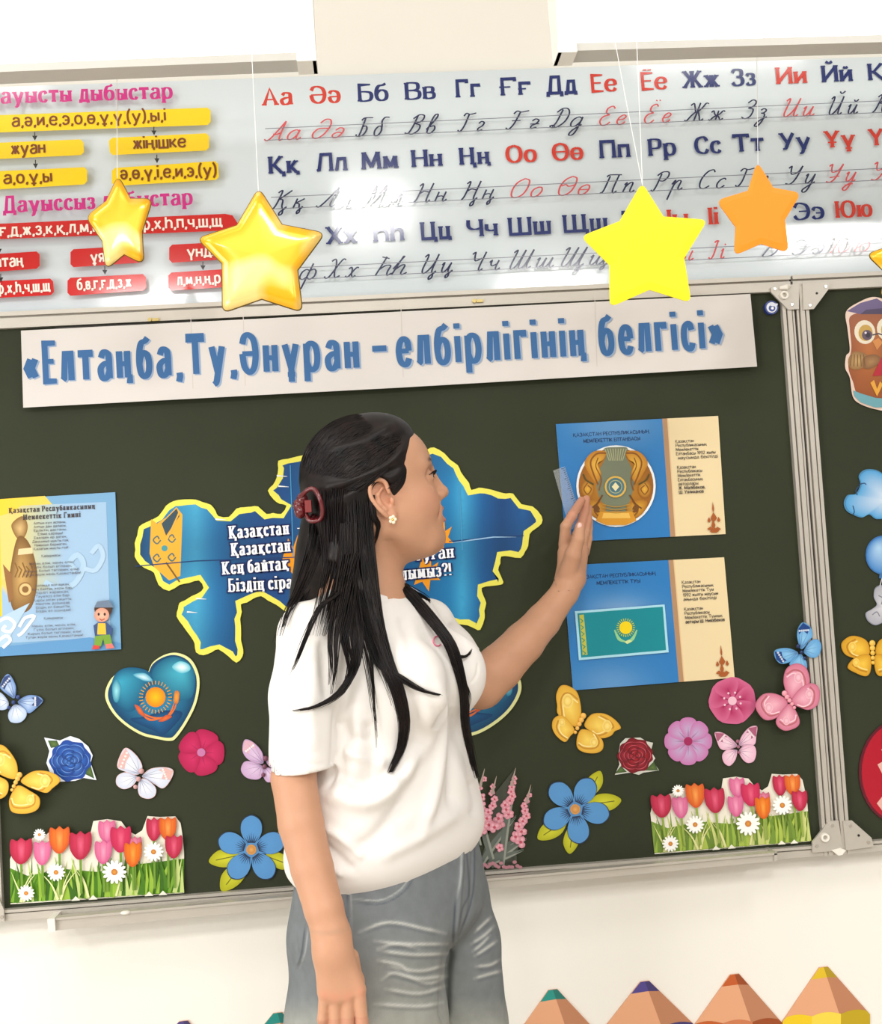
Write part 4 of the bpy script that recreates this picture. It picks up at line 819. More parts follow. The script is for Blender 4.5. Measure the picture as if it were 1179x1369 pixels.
# ---- generic flowers
def frame(cx_, cy_, rot=0, sx=1.0, sy=None):
    c, d = math.cos(math.radians(rot)), math.sin(math.radians(rot)); sy = sy or sx
    return lambda x, y: (cx_ + (x * sx) * c - (y * sy) * d, cy_ + (x * sx) * d + (y * sy) * c)
def petal_part(name, s, T, P, c0, c1, off, edge=None, th=.0012, rings=3, ctr=None, marks=()):
    """one paper petal or wing: its own sheet with its own print"""
    w = Sheet(off, s.mat); w.paper([T(*p) for p in cr(P, True, 5)], edge or c1, t=th)
    P2 = [(p[0] * .97, p[1] * .97) for p in P]
    w.blob([T(*p) for p in cr(P2, True, 5)], c0, c1, rings=rings, smooth=False, ctr=T(*ctr) if ctr else None)
    for m_ in marks: m_(w, T)
    s.subs = getattr(s, 'subs', []); s.subs.append((name, w))
def assemble(s, name, label, cat='cutout', group=None):
    c = np.mean(np.array(s.subs[0][1].parts[0][1].V), 0); t = thing(name, label, cat, c, group)
    for nm, w in s.subs:
        o = w.parts[0][1].obj(nm, s.mat, t)
        if w.ink.V: w.ink.obj('print', s.mat, o)
    return t
def daisy5(cx_, cy_, r, rot, leaves, label, names='paper_flower'):
    s = Sheet(O1, M_gloss); T0 = frame(cx_, cy_)
    for (lx, ly, la, ll) in leaves:
        T = frame(cx_ + lx, cy_ + ly, la)
        petal_part('leaf', s, T, [(0, 0), (ll * .3, -ll * .24), (ll * .7, -ll * .22), (ll, 0), (ll * .7, ll * .24), (ll * .3, ll * .2)], (214, 214, 50), (176, 176, 24), .0022, ctr=(ll * .5, 0), marks=[lambda w, T, ll=ll: w.line([T(0, 0), T(ll * .8, 0)], 1.3, (110, 110, 30))])
    for k in range(5):
        a = rot + k * 72; T = frame(cx_, cy_, a)
        def veins(w, T):
            for j in range(-3, 4): w.line([T(r * .2, j * r * .03), T(r * (.5 - abs(j) * .04), j * r * .07)], 1.5, (30, 50, 84), taper=lambda t: 1.1 - t)
        petal_part('petal', s, T, [(r * .1, -r * .07), (r * .5, -r * .3), (r * .85, -r * .27), (r * 1.02, 0), (r * .85, r * .27), (r * .5, r * .3), (r * .1, r * .07)], (86, 150, 208), (84, 146, 204), .003 + k * .0002, edge=(36, 54, 84), ctr=(r * .6, 0), marks=[veins])
    w = Sheet(.0046, s.mat); w.paper([(cx_ + r * .15 * math.cos(t * math.pi / 8), cy_ + r * .15 * math.sin(t * math.pi / 8)) for t in range(16)], (206, 150, 84), t=.001); w.ell(cx_, cy_, r * .11, r * .11, (226, 170, 96), (196, 132, 70)); s.subs.append(('centre', w))
    return assemble(s, 'paper_flower', label)
daisy5(336, 1136, 46, -90, [(-10, 6, 168, 48), (-8, 14, 128, 52), (18, 8, 20, 40), (18, -6, -20, 42)], 'blue five petal paper flower with lime leaves, left of the woman above the tray')
daisy5(769, 1082, 46, -62, [(14, -14, -62, 42), (16, -6, -8, 46), (-12, 14, 146, 46), (-2, 18, 98, 42)], 'blue five petal paper flower with lime leaves between gladioli and right tulip border')
# ---- blossoms
def blossom(cx_, cy_, r, n, rot, c0, c1, cc, label, notch=.08, edge=None, dots=None, ww=1.0):
    s = Sheet(O1, M_gloss)
    for k in range(n):
        T = frame(cx_, cy_, rot + 360 / n * k); h = r * math.sin(math.pi / n) * 1.12 * ww
        petal_part('petal', s, T, [(0, -.5), (r * .55, -h * .95), (r * .9, -h * .8), (r * (1 - notch), 0) if notch > 0 else (r, 0), (r * .9, h * .8), (r * .55, h * .95), (0, .5)], c0, c1, .0028 + k * .00012, edge=edge or c1, ctr=(r * .45, 0), marks=[lambda w, T: w.line([T(r * .2, 0), T(r * .6, 0)], 2.0, mix(c0, (90, 10, 50), .3), taper=lambda t: 1.05 - t)])
    w = Sheet(.0042, s.mat); w.paper([(cx_ + r * .18 * math.cos(t * math.pi / 8), cy_ + r * .18 * math.sin(t * math.pi / 8)) for t in range(16)], cc, t=.0008)
    if dots:
        for k in range(8): a = k * math.pi / 4 + .3; w.ell(cx_ + r * .36 * math.cos(a), cy_ + r * .36 * math.sin(a), 1.5, 1.5, dots, n=8)
    s.subs.append(('centre', w)); return assemble(s, 'paper_flower', label)
blossom(269, 1006, 31, 5, -70, (206, 44, 100), (176, 24, 78), (196, 120, 170), 'dark pink five petal paper flower beside the left heart tip', ww=.8, notch=-.02)
blossom(979, 937, 32, 7, -60, (178, 44, 96), (206, 100, 142), (236, 190, 206), 'deep pink scalloped paper flower under the corner of the flag card', notch=.04, dots=(240, 200, 216), ww=1.05)
s_ = blossom(920, 991, 32, 8, 0, (190, 170, 206), (196, 120, 176), (160, 36, 90), 'lilac eight petal paper flower between red rose and small pink butterfly', notch=-1, ww=.86)
# ---- roses
def rose(cx_, cy_, r, c0, c1, leafs, outl, label, edge=(226, 232, 240)):
    s = Sheet(O1, M_gloss); s.paper(outl, edge)
    for P in leafs: s.blob(P, (96, 120, 60), (50, 78, 40), smooth=False)
    T = frame(cx_, cy_); rr = random.Random(int(cx_))
    n = 26; P = [(r * (1 + .07 * math.sin(k * 2.1)) * math.cos(k * 2 * math.pi / n), r * (1 + .06 * math.cos(k * 1.7)) * math.sin(k * 2 * math.pi / n)) for k in range(n)]
    s.blob([T(*p) for p in P], c0, c1, rings=4)
    for ring, (rad, m) in enumerate(((.78, 6), (.56, 5), (.36, 4), (.2, 3))):
        for k in range(m):
            a = k * 2 * math.pi / m + ring * .7; px_, py_ = rad * r * .55 * math.cos(a), rad * r * .55 * math.sin(a); w = rad * r * .62
            s.blob([T(px_ + w * math.cos(t), py_ + w * .86 * math.sin(t)) for t in np.linspace(0, 2 * math.pi, 10, endpoint=False)], mix(c0, (255, 255, 255), .10 if (k + ring) % 2 else 0), mix(c1, (0, 0, 0), .1 + .08 * ring), rings=2)
            s.line([T(px_ + w * math.cos(t), py_ + w * .86 * math.sin(t)) for t in np.linspace(a - 1, a + 1, 7)], 1.1, mix(c0, (255, 255, 255), .25), taper=lambda t: math.sin(math.pi * min(max(t, .05), .95)))
    s.finish('paper_rose', label, 'cutout')
rose(94, 1017, 27, (52, 112, 204), (28, 66, 150), [[(64, 990), (76, 990), (80, 998), (68, 1000)], [(112, 1034), (121, 1022), (126, 1041)]],
     [(59, 986), (80, 990), (94, 984), (106, 988), (118, 998), (124, 1010), (121, 1020), (129, 1043), (112, 1040), (100, 1044), (80, 1045), (68, 1036), (62, 1020), (66, 1004)], 'blue paper rose with white rim beside the left yellow butterfly')
rose(849, 1010, 23, (186, 24, 44), (110, 8, 26), [[(822, 1034), (830, 1024), (838, 1032)], [(862, 1030), (874, 1018), (880, 1030)]],
     [(829, 994), (836, 987), (856, 986), (864, 991), (873, 993), (870, 1004), (876, 1014), (873, 1018), (881, 1030), (860, 1033), (854, 1036), (842, 1033), (822, 1036), (828, 1022), (826, 1012)], 'dark red paper rose with white rim right of the woman', edge=(206, 206, 196))
# ---- butterflies
def butterfly(wings, b0, b1, c0, c1, label, body, beads=5, off=.004, edge=None, kind='swirl', tip=None, tips=(), alt=()):
    """wings: traced outlines in photo pixels, each starting next to the body"""
    s = Sheet(O1, M_gloss); ident = lambda x, y: (x, y)
    for i, P in enumerate(wings):
        P = np.array(P, float); root = P[0]; cc = P.mean(0); a0, a1 = (alt[0], alt[1]) if i in alt[2:] else (c0, c1)
        w = Sheet(off + .0004 * (i % 2), s.mat); w.paper(cr(P, True, 5), edge or mix(a1, (60, 30, 20), .12), t=.0012)
        w.blob(cr(cc + (P - cc) * .95, True, 5), a0, a1, ctr=cc * .75 + root * .25, rings=3, smooth=False)
        if kind == 'swirl':
            w.line([root + (p - root) * .80 for p in P[2:-1]], 2.2, mix(a1, (120, 50, 10), .25), smooth=True)
            w.line([root + (p - root) * .70 for p in P[2:-1]], 1.6, mix(a0, (255, 255, 255), .35), smooth=True)
            far = P[np.argmax(np.linalg.norm(P - root, axis=1))]; q = root + (far - root) * .62; r_ = np.linalg.norm(far - root) * .13
            w.ell(q[0], q[1], r_, r_ * 1.3, mix(a1, (120, 60, 10), .12), mix(a0, (255, 255, 255), .15)); w.ell(q[0], q[1], r_ * .55, r_ * .7, mix(a0, (255, 255, 255), .3), a0)
        if i in tips:
            far = sorted(range(len(P)), key=lambda j: -np.linalg.norm(P[j] - root))[:3]; far = sorted(far); F_ = [P[j] * .97 + cc * .03 for j in far]
            w.poly(F_ + [f_ + (root - f_) * .30 for f_ in F_[::-1]], tip)
            for k in range(5): q = F_[0] + (F_[-1] - F_[0]) * (k + .5) / 5; q = q + (root - q) * .12; w.ell(q[0], q[1], 1.5, 1.5, mix(tip, (255, 255, 255), .75), n=8)
        if kind == 'vein':
            for p in P[1:]: w.line([root, root + (p - root) * .85], .8, mix(a1, (60, 60, 90), .3), taper=lambda t: 1.1 - t)
        s.subs = getattr(s, 'subs', []); s.subs.append(('wing', w))
    t = assemble(s, 'paper_butterfly', label); g = Geo(); b0 = np.array(b0, float); b1 = np.array(b1, float); L = np.linalg.norm(b1 - b0)
    for k in range(beads):
        p = b0 + (b1 - b0) * k / (beads - 1); r_ = (L / beads * (.72 if beads > 3 else .42) * (1.15 - .12 * k)) / 745
        g.ellipsoid(W(p[0], p[1], off + .0016), (r_, r_ * .6, r_), 12, 8, lin(body))
    g.obj('body', M_gloss, t, smooth=True); return t
Y0, Y1 = (248, 214, 100), (226, 172, 54)
butterfly([[(22, 1040), (22.4, 1021), (11, 1002.5), (0, 995.5), (-14, 1000), (-18, 1016), (-8, 1030), (10, 1040)], [(10, 1045), (-5, 1038), (-16, 1044), (-14, 1062), (0, 1068), (10, 1060)],
 [(28, 1043), (42, 1032), (59, 1030.5), (75.5, 1036), (80, 1044.5), (70, 1054), (62, 1060), (48, 1056), (34, 1050)], [(24, 1050), (15, 1062), (12, 1074), (17, 1086), (37, 1087.5), (51, 1081), (52.6, 1067), (41, 1058)]],
 (26, 1036), (16, 1056), Y0, Y1, 'orange yellow puffy butterfly cut by the left edge of the photo', (246, 190, 90), off=.0175)
butterfly([[(774, 970), (777, 950), (772, 926.5), (760, 917), (749.5, 917), (743.5, 929), (744.7, 943), (746, 955), (762.5, 969)], [(768, 975), (753, 957), (741, 960), (738, 971.6), (743.5, 983.5), (755, 992), (762.5, 984)],
 [(781.5, 967), (791, 955), (807.6, 954), (822, 962), (830, 973), (822, 977.6), (817, 983.5), (805, 987), (796, 981), (784, 974)], [(776, 976), (771, 988), (772, 1000), (781.5, 1006), (796, 1007), (805, 1002.5), (806.5, 993), (800.5, 983.5), (786, 976)]],
 (779.6, 957), (769, 979), Y0, Y1, 'yellow puffy butterfly right of the woman under the flag card', (246, 190, 90))
butterfly([[(1163, 872), (1158, 856), (1139, 850), (1125, 860), (1129, 874), (1143, 880), (1156, 878)], [(1163, 876), (1144.6, 878), (1133, 891.7), (1144.6, 900), (1158, 904), (1164, 895.6)],
 [(1170, 872), (1176, 856), (1195, 850), (1209, 860), (1205, 874), (1191, 880), (1178, 878)], [(1170, 876), (1189, 878), (1200, 891.7), (1189, 900), (1176, 904), (1170, 895.6)]],
 (1166, 860), (1167, 886), (240, 196, 70), (208, 152, 34), 'golden yellow butterfly on the right wing of the blackboard', (236, 190, 80))
butterfly([[(1053, 930), (1047.5, 912), (1051, 894.5), (1063.6, 887), (1076, 891), (1082, 904), (1081, 917), (1068.6, 927), (1058.7, 934)], [(1058.7, 934), (1073.6, 917), (1088.5, 914), (1096, 924), (1093.4, 941.7), (1081, 949), (1068.6, 945.4), (1061, 941.7)],
 [(1050, 934), (1033.8, 926.8), (1019, 929), (1010, 941.7), (1014, 954), (1024, 962.8), (1038.8, 959), (1052, 944)], [(1053, 941.7), (1038.8, 959.5), (1038.8, 970), (1050, 977), (1066, 971.5), (1068.6, 961.5), (1060, 944)]],
 (1048.7, 927), (1062, 946), (236, 176, 192), (206, 116, 144), 'large pink puffy butterfly overlapping the aluminium post', (240, 160, 176), off=.0185)
butterfly([[(985.4, 997.6), (979, 988.9), (966.8, 980), (955.6, 979.4), (958, 990), (963, 1001), (971.7, 1002.5)], [(984, 1002.5), (971.7, 1002.5), (965.5, 1010), (968, 1020), (975.5, 1024), (983, 1016), (985.4, 1006)],
 [(988, 996), (991.6, 984), (1001.5, 972.7), (1012, 971), (1011, 984), (1009, 995), (999, 997.6)], [(988, 1003.8), (996.6, 996.3), (1007.8, 996.8), (1011, 1006), (1007.8, 1017.4), (999, 1020), (991.6, 1013.7)]],
 (986, 991), (988, 1006), (244, 216, 228), (230, 180, 204), 'small pale pink butterfly under the deep pink scalloped flower', (160, 100, 120), beads=3, kind='vein', tip=(170, 90, 120), tips=(0, 2))
butterfly([[(187, 1034), (190, 1023.5), (182, 1009.5), (168, 999.7), (159.5, 1012), (157, 1026), (168, 1032), (179, 1036)], [(183, 1038), (168, 1032.5), (156.7, 1037.5), (155.6, 1048.7), (165, 1055), (176, 1051.5), (183, 1043)],
 [(190, 1037.5), (201.5, 1027.7), (221, 1025.8), (231.7, 1030.5), (228, 1043), (218, 1054), (207, 1048.7), (196, 1041.7)], [(188, 1042), (196, 1042), (208, 1053), (207, 1064), (198, 1068), (187, 1064), (184, 1052)]],
 (189, 1031), (181, 1052), (240, 242, 250), (206, 214, 234), 'white butterfly with peach wing tips below the left heart', (206, 160, 160), beads=3, kind='vein', tip=(226, 180, 176), tips=(0, 2), edge=(228, 196, 196))
butterfly([[(352, 1020), (350, 1005), (338, 992), (327, 989), (324, 1003), (330, 1014), (342, 1020)], [(350, 1024), (336, 1018), (326, 1019), (322, 1030), (330, 1040), (345, 1042), (352, 1034)],
 [(356, 1018), (366, 1008), (380, 1006), (378, 1020), (366, 1028)], [(354, 1026), (366, 1030), (368, 1042), (358, 1046), (352, 1038)]],
 (355, 1014), (352, 1036), (230, 204, 234), (204, 168, 208), 'lilac butterfly half hidden behind the hanging arm', (120, 70, 90), beads=3, kind='vein', tip=(226, 180, 196), tips=(0,))
butterfly([[(19.6, 933), (21, 917), (12.6, 901.8), (5.6, 904.6), (0, 917), (3, 923), (12, 930)], [(11, 938), (0, 925.6), (-6, 934), (-3, 948), (8.4, 948)],
 [(24, 938), (36.4, 929.8), (50.4, 930.6), (57.4, 936.8), (50.4, 945), (39, 953.6), (30.8, 946.6)], [(20, 942), (33.6, 948), (35, 957.8), (26.6, 966), (14, 965), (11, 953.6)]],
 (24, 932), (12, 946), (196, 214, 240), (110, 146, 200), 'small blue and white butterfly at the left under the song sheet', (44, 64, 120), beads=3, kind='vein', tip=(50, 70, 120), tips=(0, 2), alt=((230, 236, 246), (176, 196, 228), 1, 3))
butterfly([[(1070, 867), (1065.6, 852), (1067, 840), (1073.6, 832), (1083.5, 838.6), (1086.5, 850), (1081, 857), (1074.5, 866)], [(1075, 869.7), (1083.5, 857), (1093.4, 855), (1098, 863.5), (1094.7, 876), (1086, 879.6), (1077, 875)],
 [(1066, 872), (1056, 867), (1043.8, 866.7), (1035, 871), (1037.5, 882), (1045, 887.5), (1056, 885), (1066, 878)], [(1069.6, 874.4), (1058.7, 883), (1056, 889.5), (1072, 896), (1078.5, 894), (1078, 884.6), (1073.6, 878)]],
 (1067, 864), (1076, 880), (140, 196, 234), (96, 160, 214), 'bright blue butterfly with dark wing tips at the aluminium post', (24, 44, 90), beads=3, kind='vein', tip=(28, 64, 130), tips=(0, 2), off=.0165)
# ---- gladioli
gl_ = Sheet(O1, M_gloss)
def leaf(P, w, c): gl_.line(P, w, c, smooth=True, taper=lambda t: max(.08, math.sin(math.pi * min(1, .25 + .75 * t))))
g = Geo()
for P in ([(640, 1158), (655, 1110), (662, 1060), (688, 1028), (676, 1090), (690, 1100), (712, 1052), (704, 1098), (690, 1120), (702, 1115), (690, 1140), (692, 1160)],):
    gl_.paper(P, (66, 70, 60), t=.0006)
for x0, y0, x1, y1 in ((640, 1160, 690, 1090), (650, 1160, 700, 1112), (660, 1160, 640, 1060), (664, 1150, 704, 1120), (640, 1130, 628, 1050), (655, 1155, 700, 1135), (630, 1150, 612, 1090), (670, 1158, 690, 1040)):
    leaf([(x0, y0), ((x0 + x1) / 2 - 4, (y0 + y1) / 2), (x1, y1)], 7, (96, 104, 96)); leaf([(x0 + 3, y0), ((x0 + x1) / 2, (y0 + y1) / 2 + 2), (x1, y1 + 2)], 3, (146, 150, 138))
rr = random.Random(3)
def flo(x, y, r):
    for k in range(5):
        a = k * 72 + rr.uniform(0, 60); T = frame(x, y, a); gl_.blob([T(r * u, r * v) for u, v in ((0, -.2), (.6, -.45), (1, 0), (.6, .45), (0, .2))], (236, 180, 190), (206, 130, 146), rings=2)
    gl_.ell(x, y, r * .25, r * .25, (190, 70, 90), n=8)
for x0, y0, x1, y1, n in ((672, 1100, 686, 1040, 11), (690, 1125, 706, 1062, 10), (650, 1110, 660, 1050, 8), (636, 1100, 644, 1040, 6)):
    for k in range(n):
        t = k / (n - 1); flo(x0 + (x1 - x0) * t + rr.uniform(-8, 8) * (1 - t * .6), y0 + (y1 - y0) * t, 8.5 - 4.5 * t)
    leaf([(x1 - 3, y1 + 10), (x1 + 3, y1 - 14)], 6, (170, 150, 140))
flo(660, 1104, 8); flo(667, 1131, 6)
for k in range(16): gl_.ell(640 + k * 3.6, 1154 + rr.uniform(-4, 4), 3, 2.4, (176, 120, 130), n=8)
gl_.finish('gladioli_cutout', 'pink gladioli cutout with grey leaves standing right of the jeans on the board edge', 'cutout')
# ---- magnet
s = Sheet(.004, M_gloss); c_ = (1031.5, 411)
g = Geo(); g.cyl_y(W(*c_, .009), .0125, .009, 28, lin((44, 62, 138))); s.parts.append(('disc', g)); s.off = .0095; s.z = .0096
s.ell(1031.5, 411, 7, 7, (226, 230, 240), n=20); s.ell(1032, 412, 4.6, 4.6, (56, 76, 150), n=16); s.poly([(1028, 405), (1040, 406), (1038, 410), (1030, 409)], (214, 220, 236)); s.ell(1032.5, 412, 2, 2, (236, 238, 244), n=8)
s.finish('round_magnet', 'small round blue and white magnet by the upper corner of the paper strip', 'magnet')
# ================================================================== right wing of the board
s = Sheet(O1, M_gloss)
s.paper(cr([(1131, 417), (1148, 404), (1170, 397), (1195, 408), (1200, 425), (1192, 440), (1198, 480), (1196, 530), (1188, 548), (1170, 547), (1150, 540), (1140, 530), (1136, 505), (1130, 492), (1131, 476), (1136, 468), (1133, 440)], True), (232, 206, 190))
s.blob([(1136, 424), (1150, 418), (1180, 416), (1196, 424), (1194, 450), (1196, 500), (1190, 534), (1150, 530), (1140, 510), (1134, 490), (1138, 466), (1136, 440)], (186, 108, 44), (150, 78, 34), rings=3)
s.poly([(1132, 416), (1150, 405), (1172, 399), (1190, 410), (1188, 420), (1150, 420)], (98, 80, 128)); s.poly([(1150, 420), (1158, 414), (1180, 412), (1188, 420)], (60, 40, 80))
for x, y in ((1156, 444), (1186, 440)):
    s.ell(x, y, 14, 16, (236, 226, 204), n=22, rot=-10); s.ell(x + 1, y + 1, 9.5, 11, (200, 160, 70), n=18); s.ell(x + 3, y + 4, 7, 7, (92, 72, 92), n=14); s.ell(x + 4, y + 4, 3.4, 3.6, (40, 30, 44), n=10); s.ell(x + 1, y + 1, 1.6, 1.6, (230, 220, 230), n=8)
s.line([(1166, 448), (1174, 446), (1180, 448)], 1.8, (70, 60, 66)); s.poly([(1166, 456), (1174, 452), (1180, 458), (1172, 468)], (214, 140, 70))
s.blob([(1134, 480), (1142, 470), (1158, 474), (1160, 486), (1148, 494), (1136, 492)], (196, 160, 100), (146, 104, 54)); s.blob([(1154, 478), (1170, 474), (1178, 482), (1166, 492), (1154, 492)], (176, 130, 80), (130, 88, 48))
for k in range(5): s.line([(1138 + k * 4, 474), (1136 + k * 5, 490)], 1.2, (120, 80, 40))
s.poly([(1166, 503), (1178, 478), (1200, 482), (1200, 500)], (186, 30, 50)); s.poly([(1163, 512), (1168, 508), (1172, 520), (1176, 510), (1180, 514), (1172, 530)], (236, 170, 60))
s.poly([(1140, 522), (1150, 526), (1170, 532), (1194, 534), (1190, 544), (1170, 545), (1150, 538), (1142, 530)], (110, 168, 180))
s.finish('owl_cutout', 'brown paper owl wearing a purple graduation cap on the right wing', 'cutout')
def puff(P, label, c0, c1, name, ctr):
    s = Sheet(O1, M_gloss); s.paper(cr(P, True), mix(c1, (60, 70, 90), .3)); P2 = [((x - ctr[0]) * .95 + ctr[0], (y - ctr[1]) * .95 + ctr[1]) for x, y in P]
    s.blob(P2, c0, c1, ctr=ctr, rings=4); return s
s = puff([(1128, 672), (1133, 662), (1144, 660), (1150, 648), (1148, 636), (1156, 628), (1170, 628), (1182, 634), (1196, 640), (1200, 670), (1190, 690), (1172, 694), (1162, 688), (1152, 692), (1140, 688), (1131, 682)], '', (206, 220, 236), (78, 158, 212), '', (1184, 668))
for P in ([(1146, 662), (1144, 656), (1148, 650)], [(1148, 648), (1155, 646), (1158, 648)], [(1140, 676), (1142, 684), (1140, 688)]): s.line(P, 1.4, (40, 70, 110), smooth=True)
s.finish('cloud_cutout', 'light blue paper cloud on the right wing of the blackboard', 'cutout')
s = Sheet(O1, M_gloss); P = [(1180 + 23 * math.cos(t * math.pi / 12), 742 + 26 * math.sin(t * math.pi / 12)) for t in range(24)]; s.paper(P, (60, 110, 170)); s.blob([((x - 1180) * .93 + 1180, (y - 742) * .93 + 742) for x, y in P], (170, 205, 235), (66, 130, 196), ctr=(1174, 732), smooth=False, rings=3)
s.poly([(1176, 766), (1184, 766), (1182, 774), (1175, 773)], (60, 110, 170)); s.line([(1179, 773), (1176, 784)], 1.3, (200, 200, 210)); s.finish('balloon_cutout', 'round blue paper balloon below the cloud cutout', 'cutout')
s = puff([(1160, 830), (1157, 820), (1166, 814), (1172, 808), (1168, 798), (1170, 786), (1180, 782), (1196, 786), (1200, 810), (1196, 830), (1182, 832), (1170, 836)], '', (206, 206, 212), (166, 166, 176), '', (1180, 812))
for P in ([(1166, 822), (1172, 818), (1176, 824)], [(1174, 796), (1180, 800), (1178, 808)]): s.line(P, 1.4, (120, 120, 132), smooth=True)
s.finish('grey_toy_cutout', 'pale grey cutout below the blue balloon on the right wing', 'cutout')
s = Sheet(O1, M_gloss); P = [(1203 + 55 * math.cos(t * math.pi / 20), 1032 + 70 * math.sin(t * math.pi / 20)) for t in range(40)]; s.paper(P, (96, 14, 34)); s.poly([((x - 1203) * .93 + 1203, (y - 1032) * .95 + 1032) for x, y in P], (176, 14, 40))
for P in ([(1173, 1022), (1180, 1018), (1196, 1026), (1196, 1040), (1180, 1036)], [(1172, 1074), (1180, 1064), (1200, 1066), (1200, 1090), (1184, 1090)], [(1178, 1002), (1190, 998), (1198, 1008), (1184, 1012)]): s.poly(P, (226, 176, 166))
s.finish('red_round_cutout', 'large dark red round cutout at the right edge of the photo', 'cutout')

# ================================================================== wall pencils
def pencil(pts, tip, label, lower=None):
    (lx, ly), (tx, ty), (rx, ry) = pts        # left shoulder, tip, right shoulder
    s = Sheet(-WY + .0035, M_gloss)
    A = np.array; L, R_, T_ = A([lx, ly], float), A([rx, ry], float), A([tx, ty], float)
    dn = A([(ry - ly) * -.0, 1.0]) * 340
    tl, tr_ = T_ + A([-6, 1.0]), T_ + A([6, -.5])
    out = [tl, tr_, R_, R_ + dn, L + dn, L]
    s.paper([tuple(p) for p in out], (216, 160, 124), t=.003)
    m1 = L + (R_ - L) * .3; m2 = L + (R_ - L) * .66
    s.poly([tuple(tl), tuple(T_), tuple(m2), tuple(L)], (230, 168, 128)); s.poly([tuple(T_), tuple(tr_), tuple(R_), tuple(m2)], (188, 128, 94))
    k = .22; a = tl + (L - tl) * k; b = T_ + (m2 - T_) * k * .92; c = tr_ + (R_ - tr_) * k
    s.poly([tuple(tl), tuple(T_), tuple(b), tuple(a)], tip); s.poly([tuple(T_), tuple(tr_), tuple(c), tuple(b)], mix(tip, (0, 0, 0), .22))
    n = 24; wave = [L + (R_ - L) * (i / n) + A([0, -4 - 4 * abs(math.sin(i / n * 3 * math.pi))]) for i in range(n + 1)]
    wave[0] = L; wave[-1] = R_
    lc = lower or tip
    w3 = n // 3
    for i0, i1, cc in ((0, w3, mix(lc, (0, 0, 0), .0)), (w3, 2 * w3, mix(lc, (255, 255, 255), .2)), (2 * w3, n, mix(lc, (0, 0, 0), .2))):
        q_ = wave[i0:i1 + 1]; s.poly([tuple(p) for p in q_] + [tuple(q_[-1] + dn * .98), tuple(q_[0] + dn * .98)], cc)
    s.finish('wall_pencil', label, 'wall decoration')
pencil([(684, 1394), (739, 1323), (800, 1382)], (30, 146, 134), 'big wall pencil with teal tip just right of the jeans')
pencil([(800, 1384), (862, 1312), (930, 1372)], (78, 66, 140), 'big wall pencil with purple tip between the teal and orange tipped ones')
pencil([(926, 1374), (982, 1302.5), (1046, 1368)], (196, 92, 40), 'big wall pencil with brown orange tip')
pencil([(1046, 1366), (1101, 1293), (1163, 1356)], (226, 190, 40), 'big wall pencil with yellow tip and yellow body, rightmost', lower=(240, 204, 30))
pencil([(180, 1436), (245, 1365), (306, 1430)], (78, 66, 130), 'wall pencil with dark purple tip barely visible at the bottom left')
pencil([(306, 1428), (371, 1354), (432, 1418)], (24, 138, 130), 'wall pencil with teal tip left of the jeans')
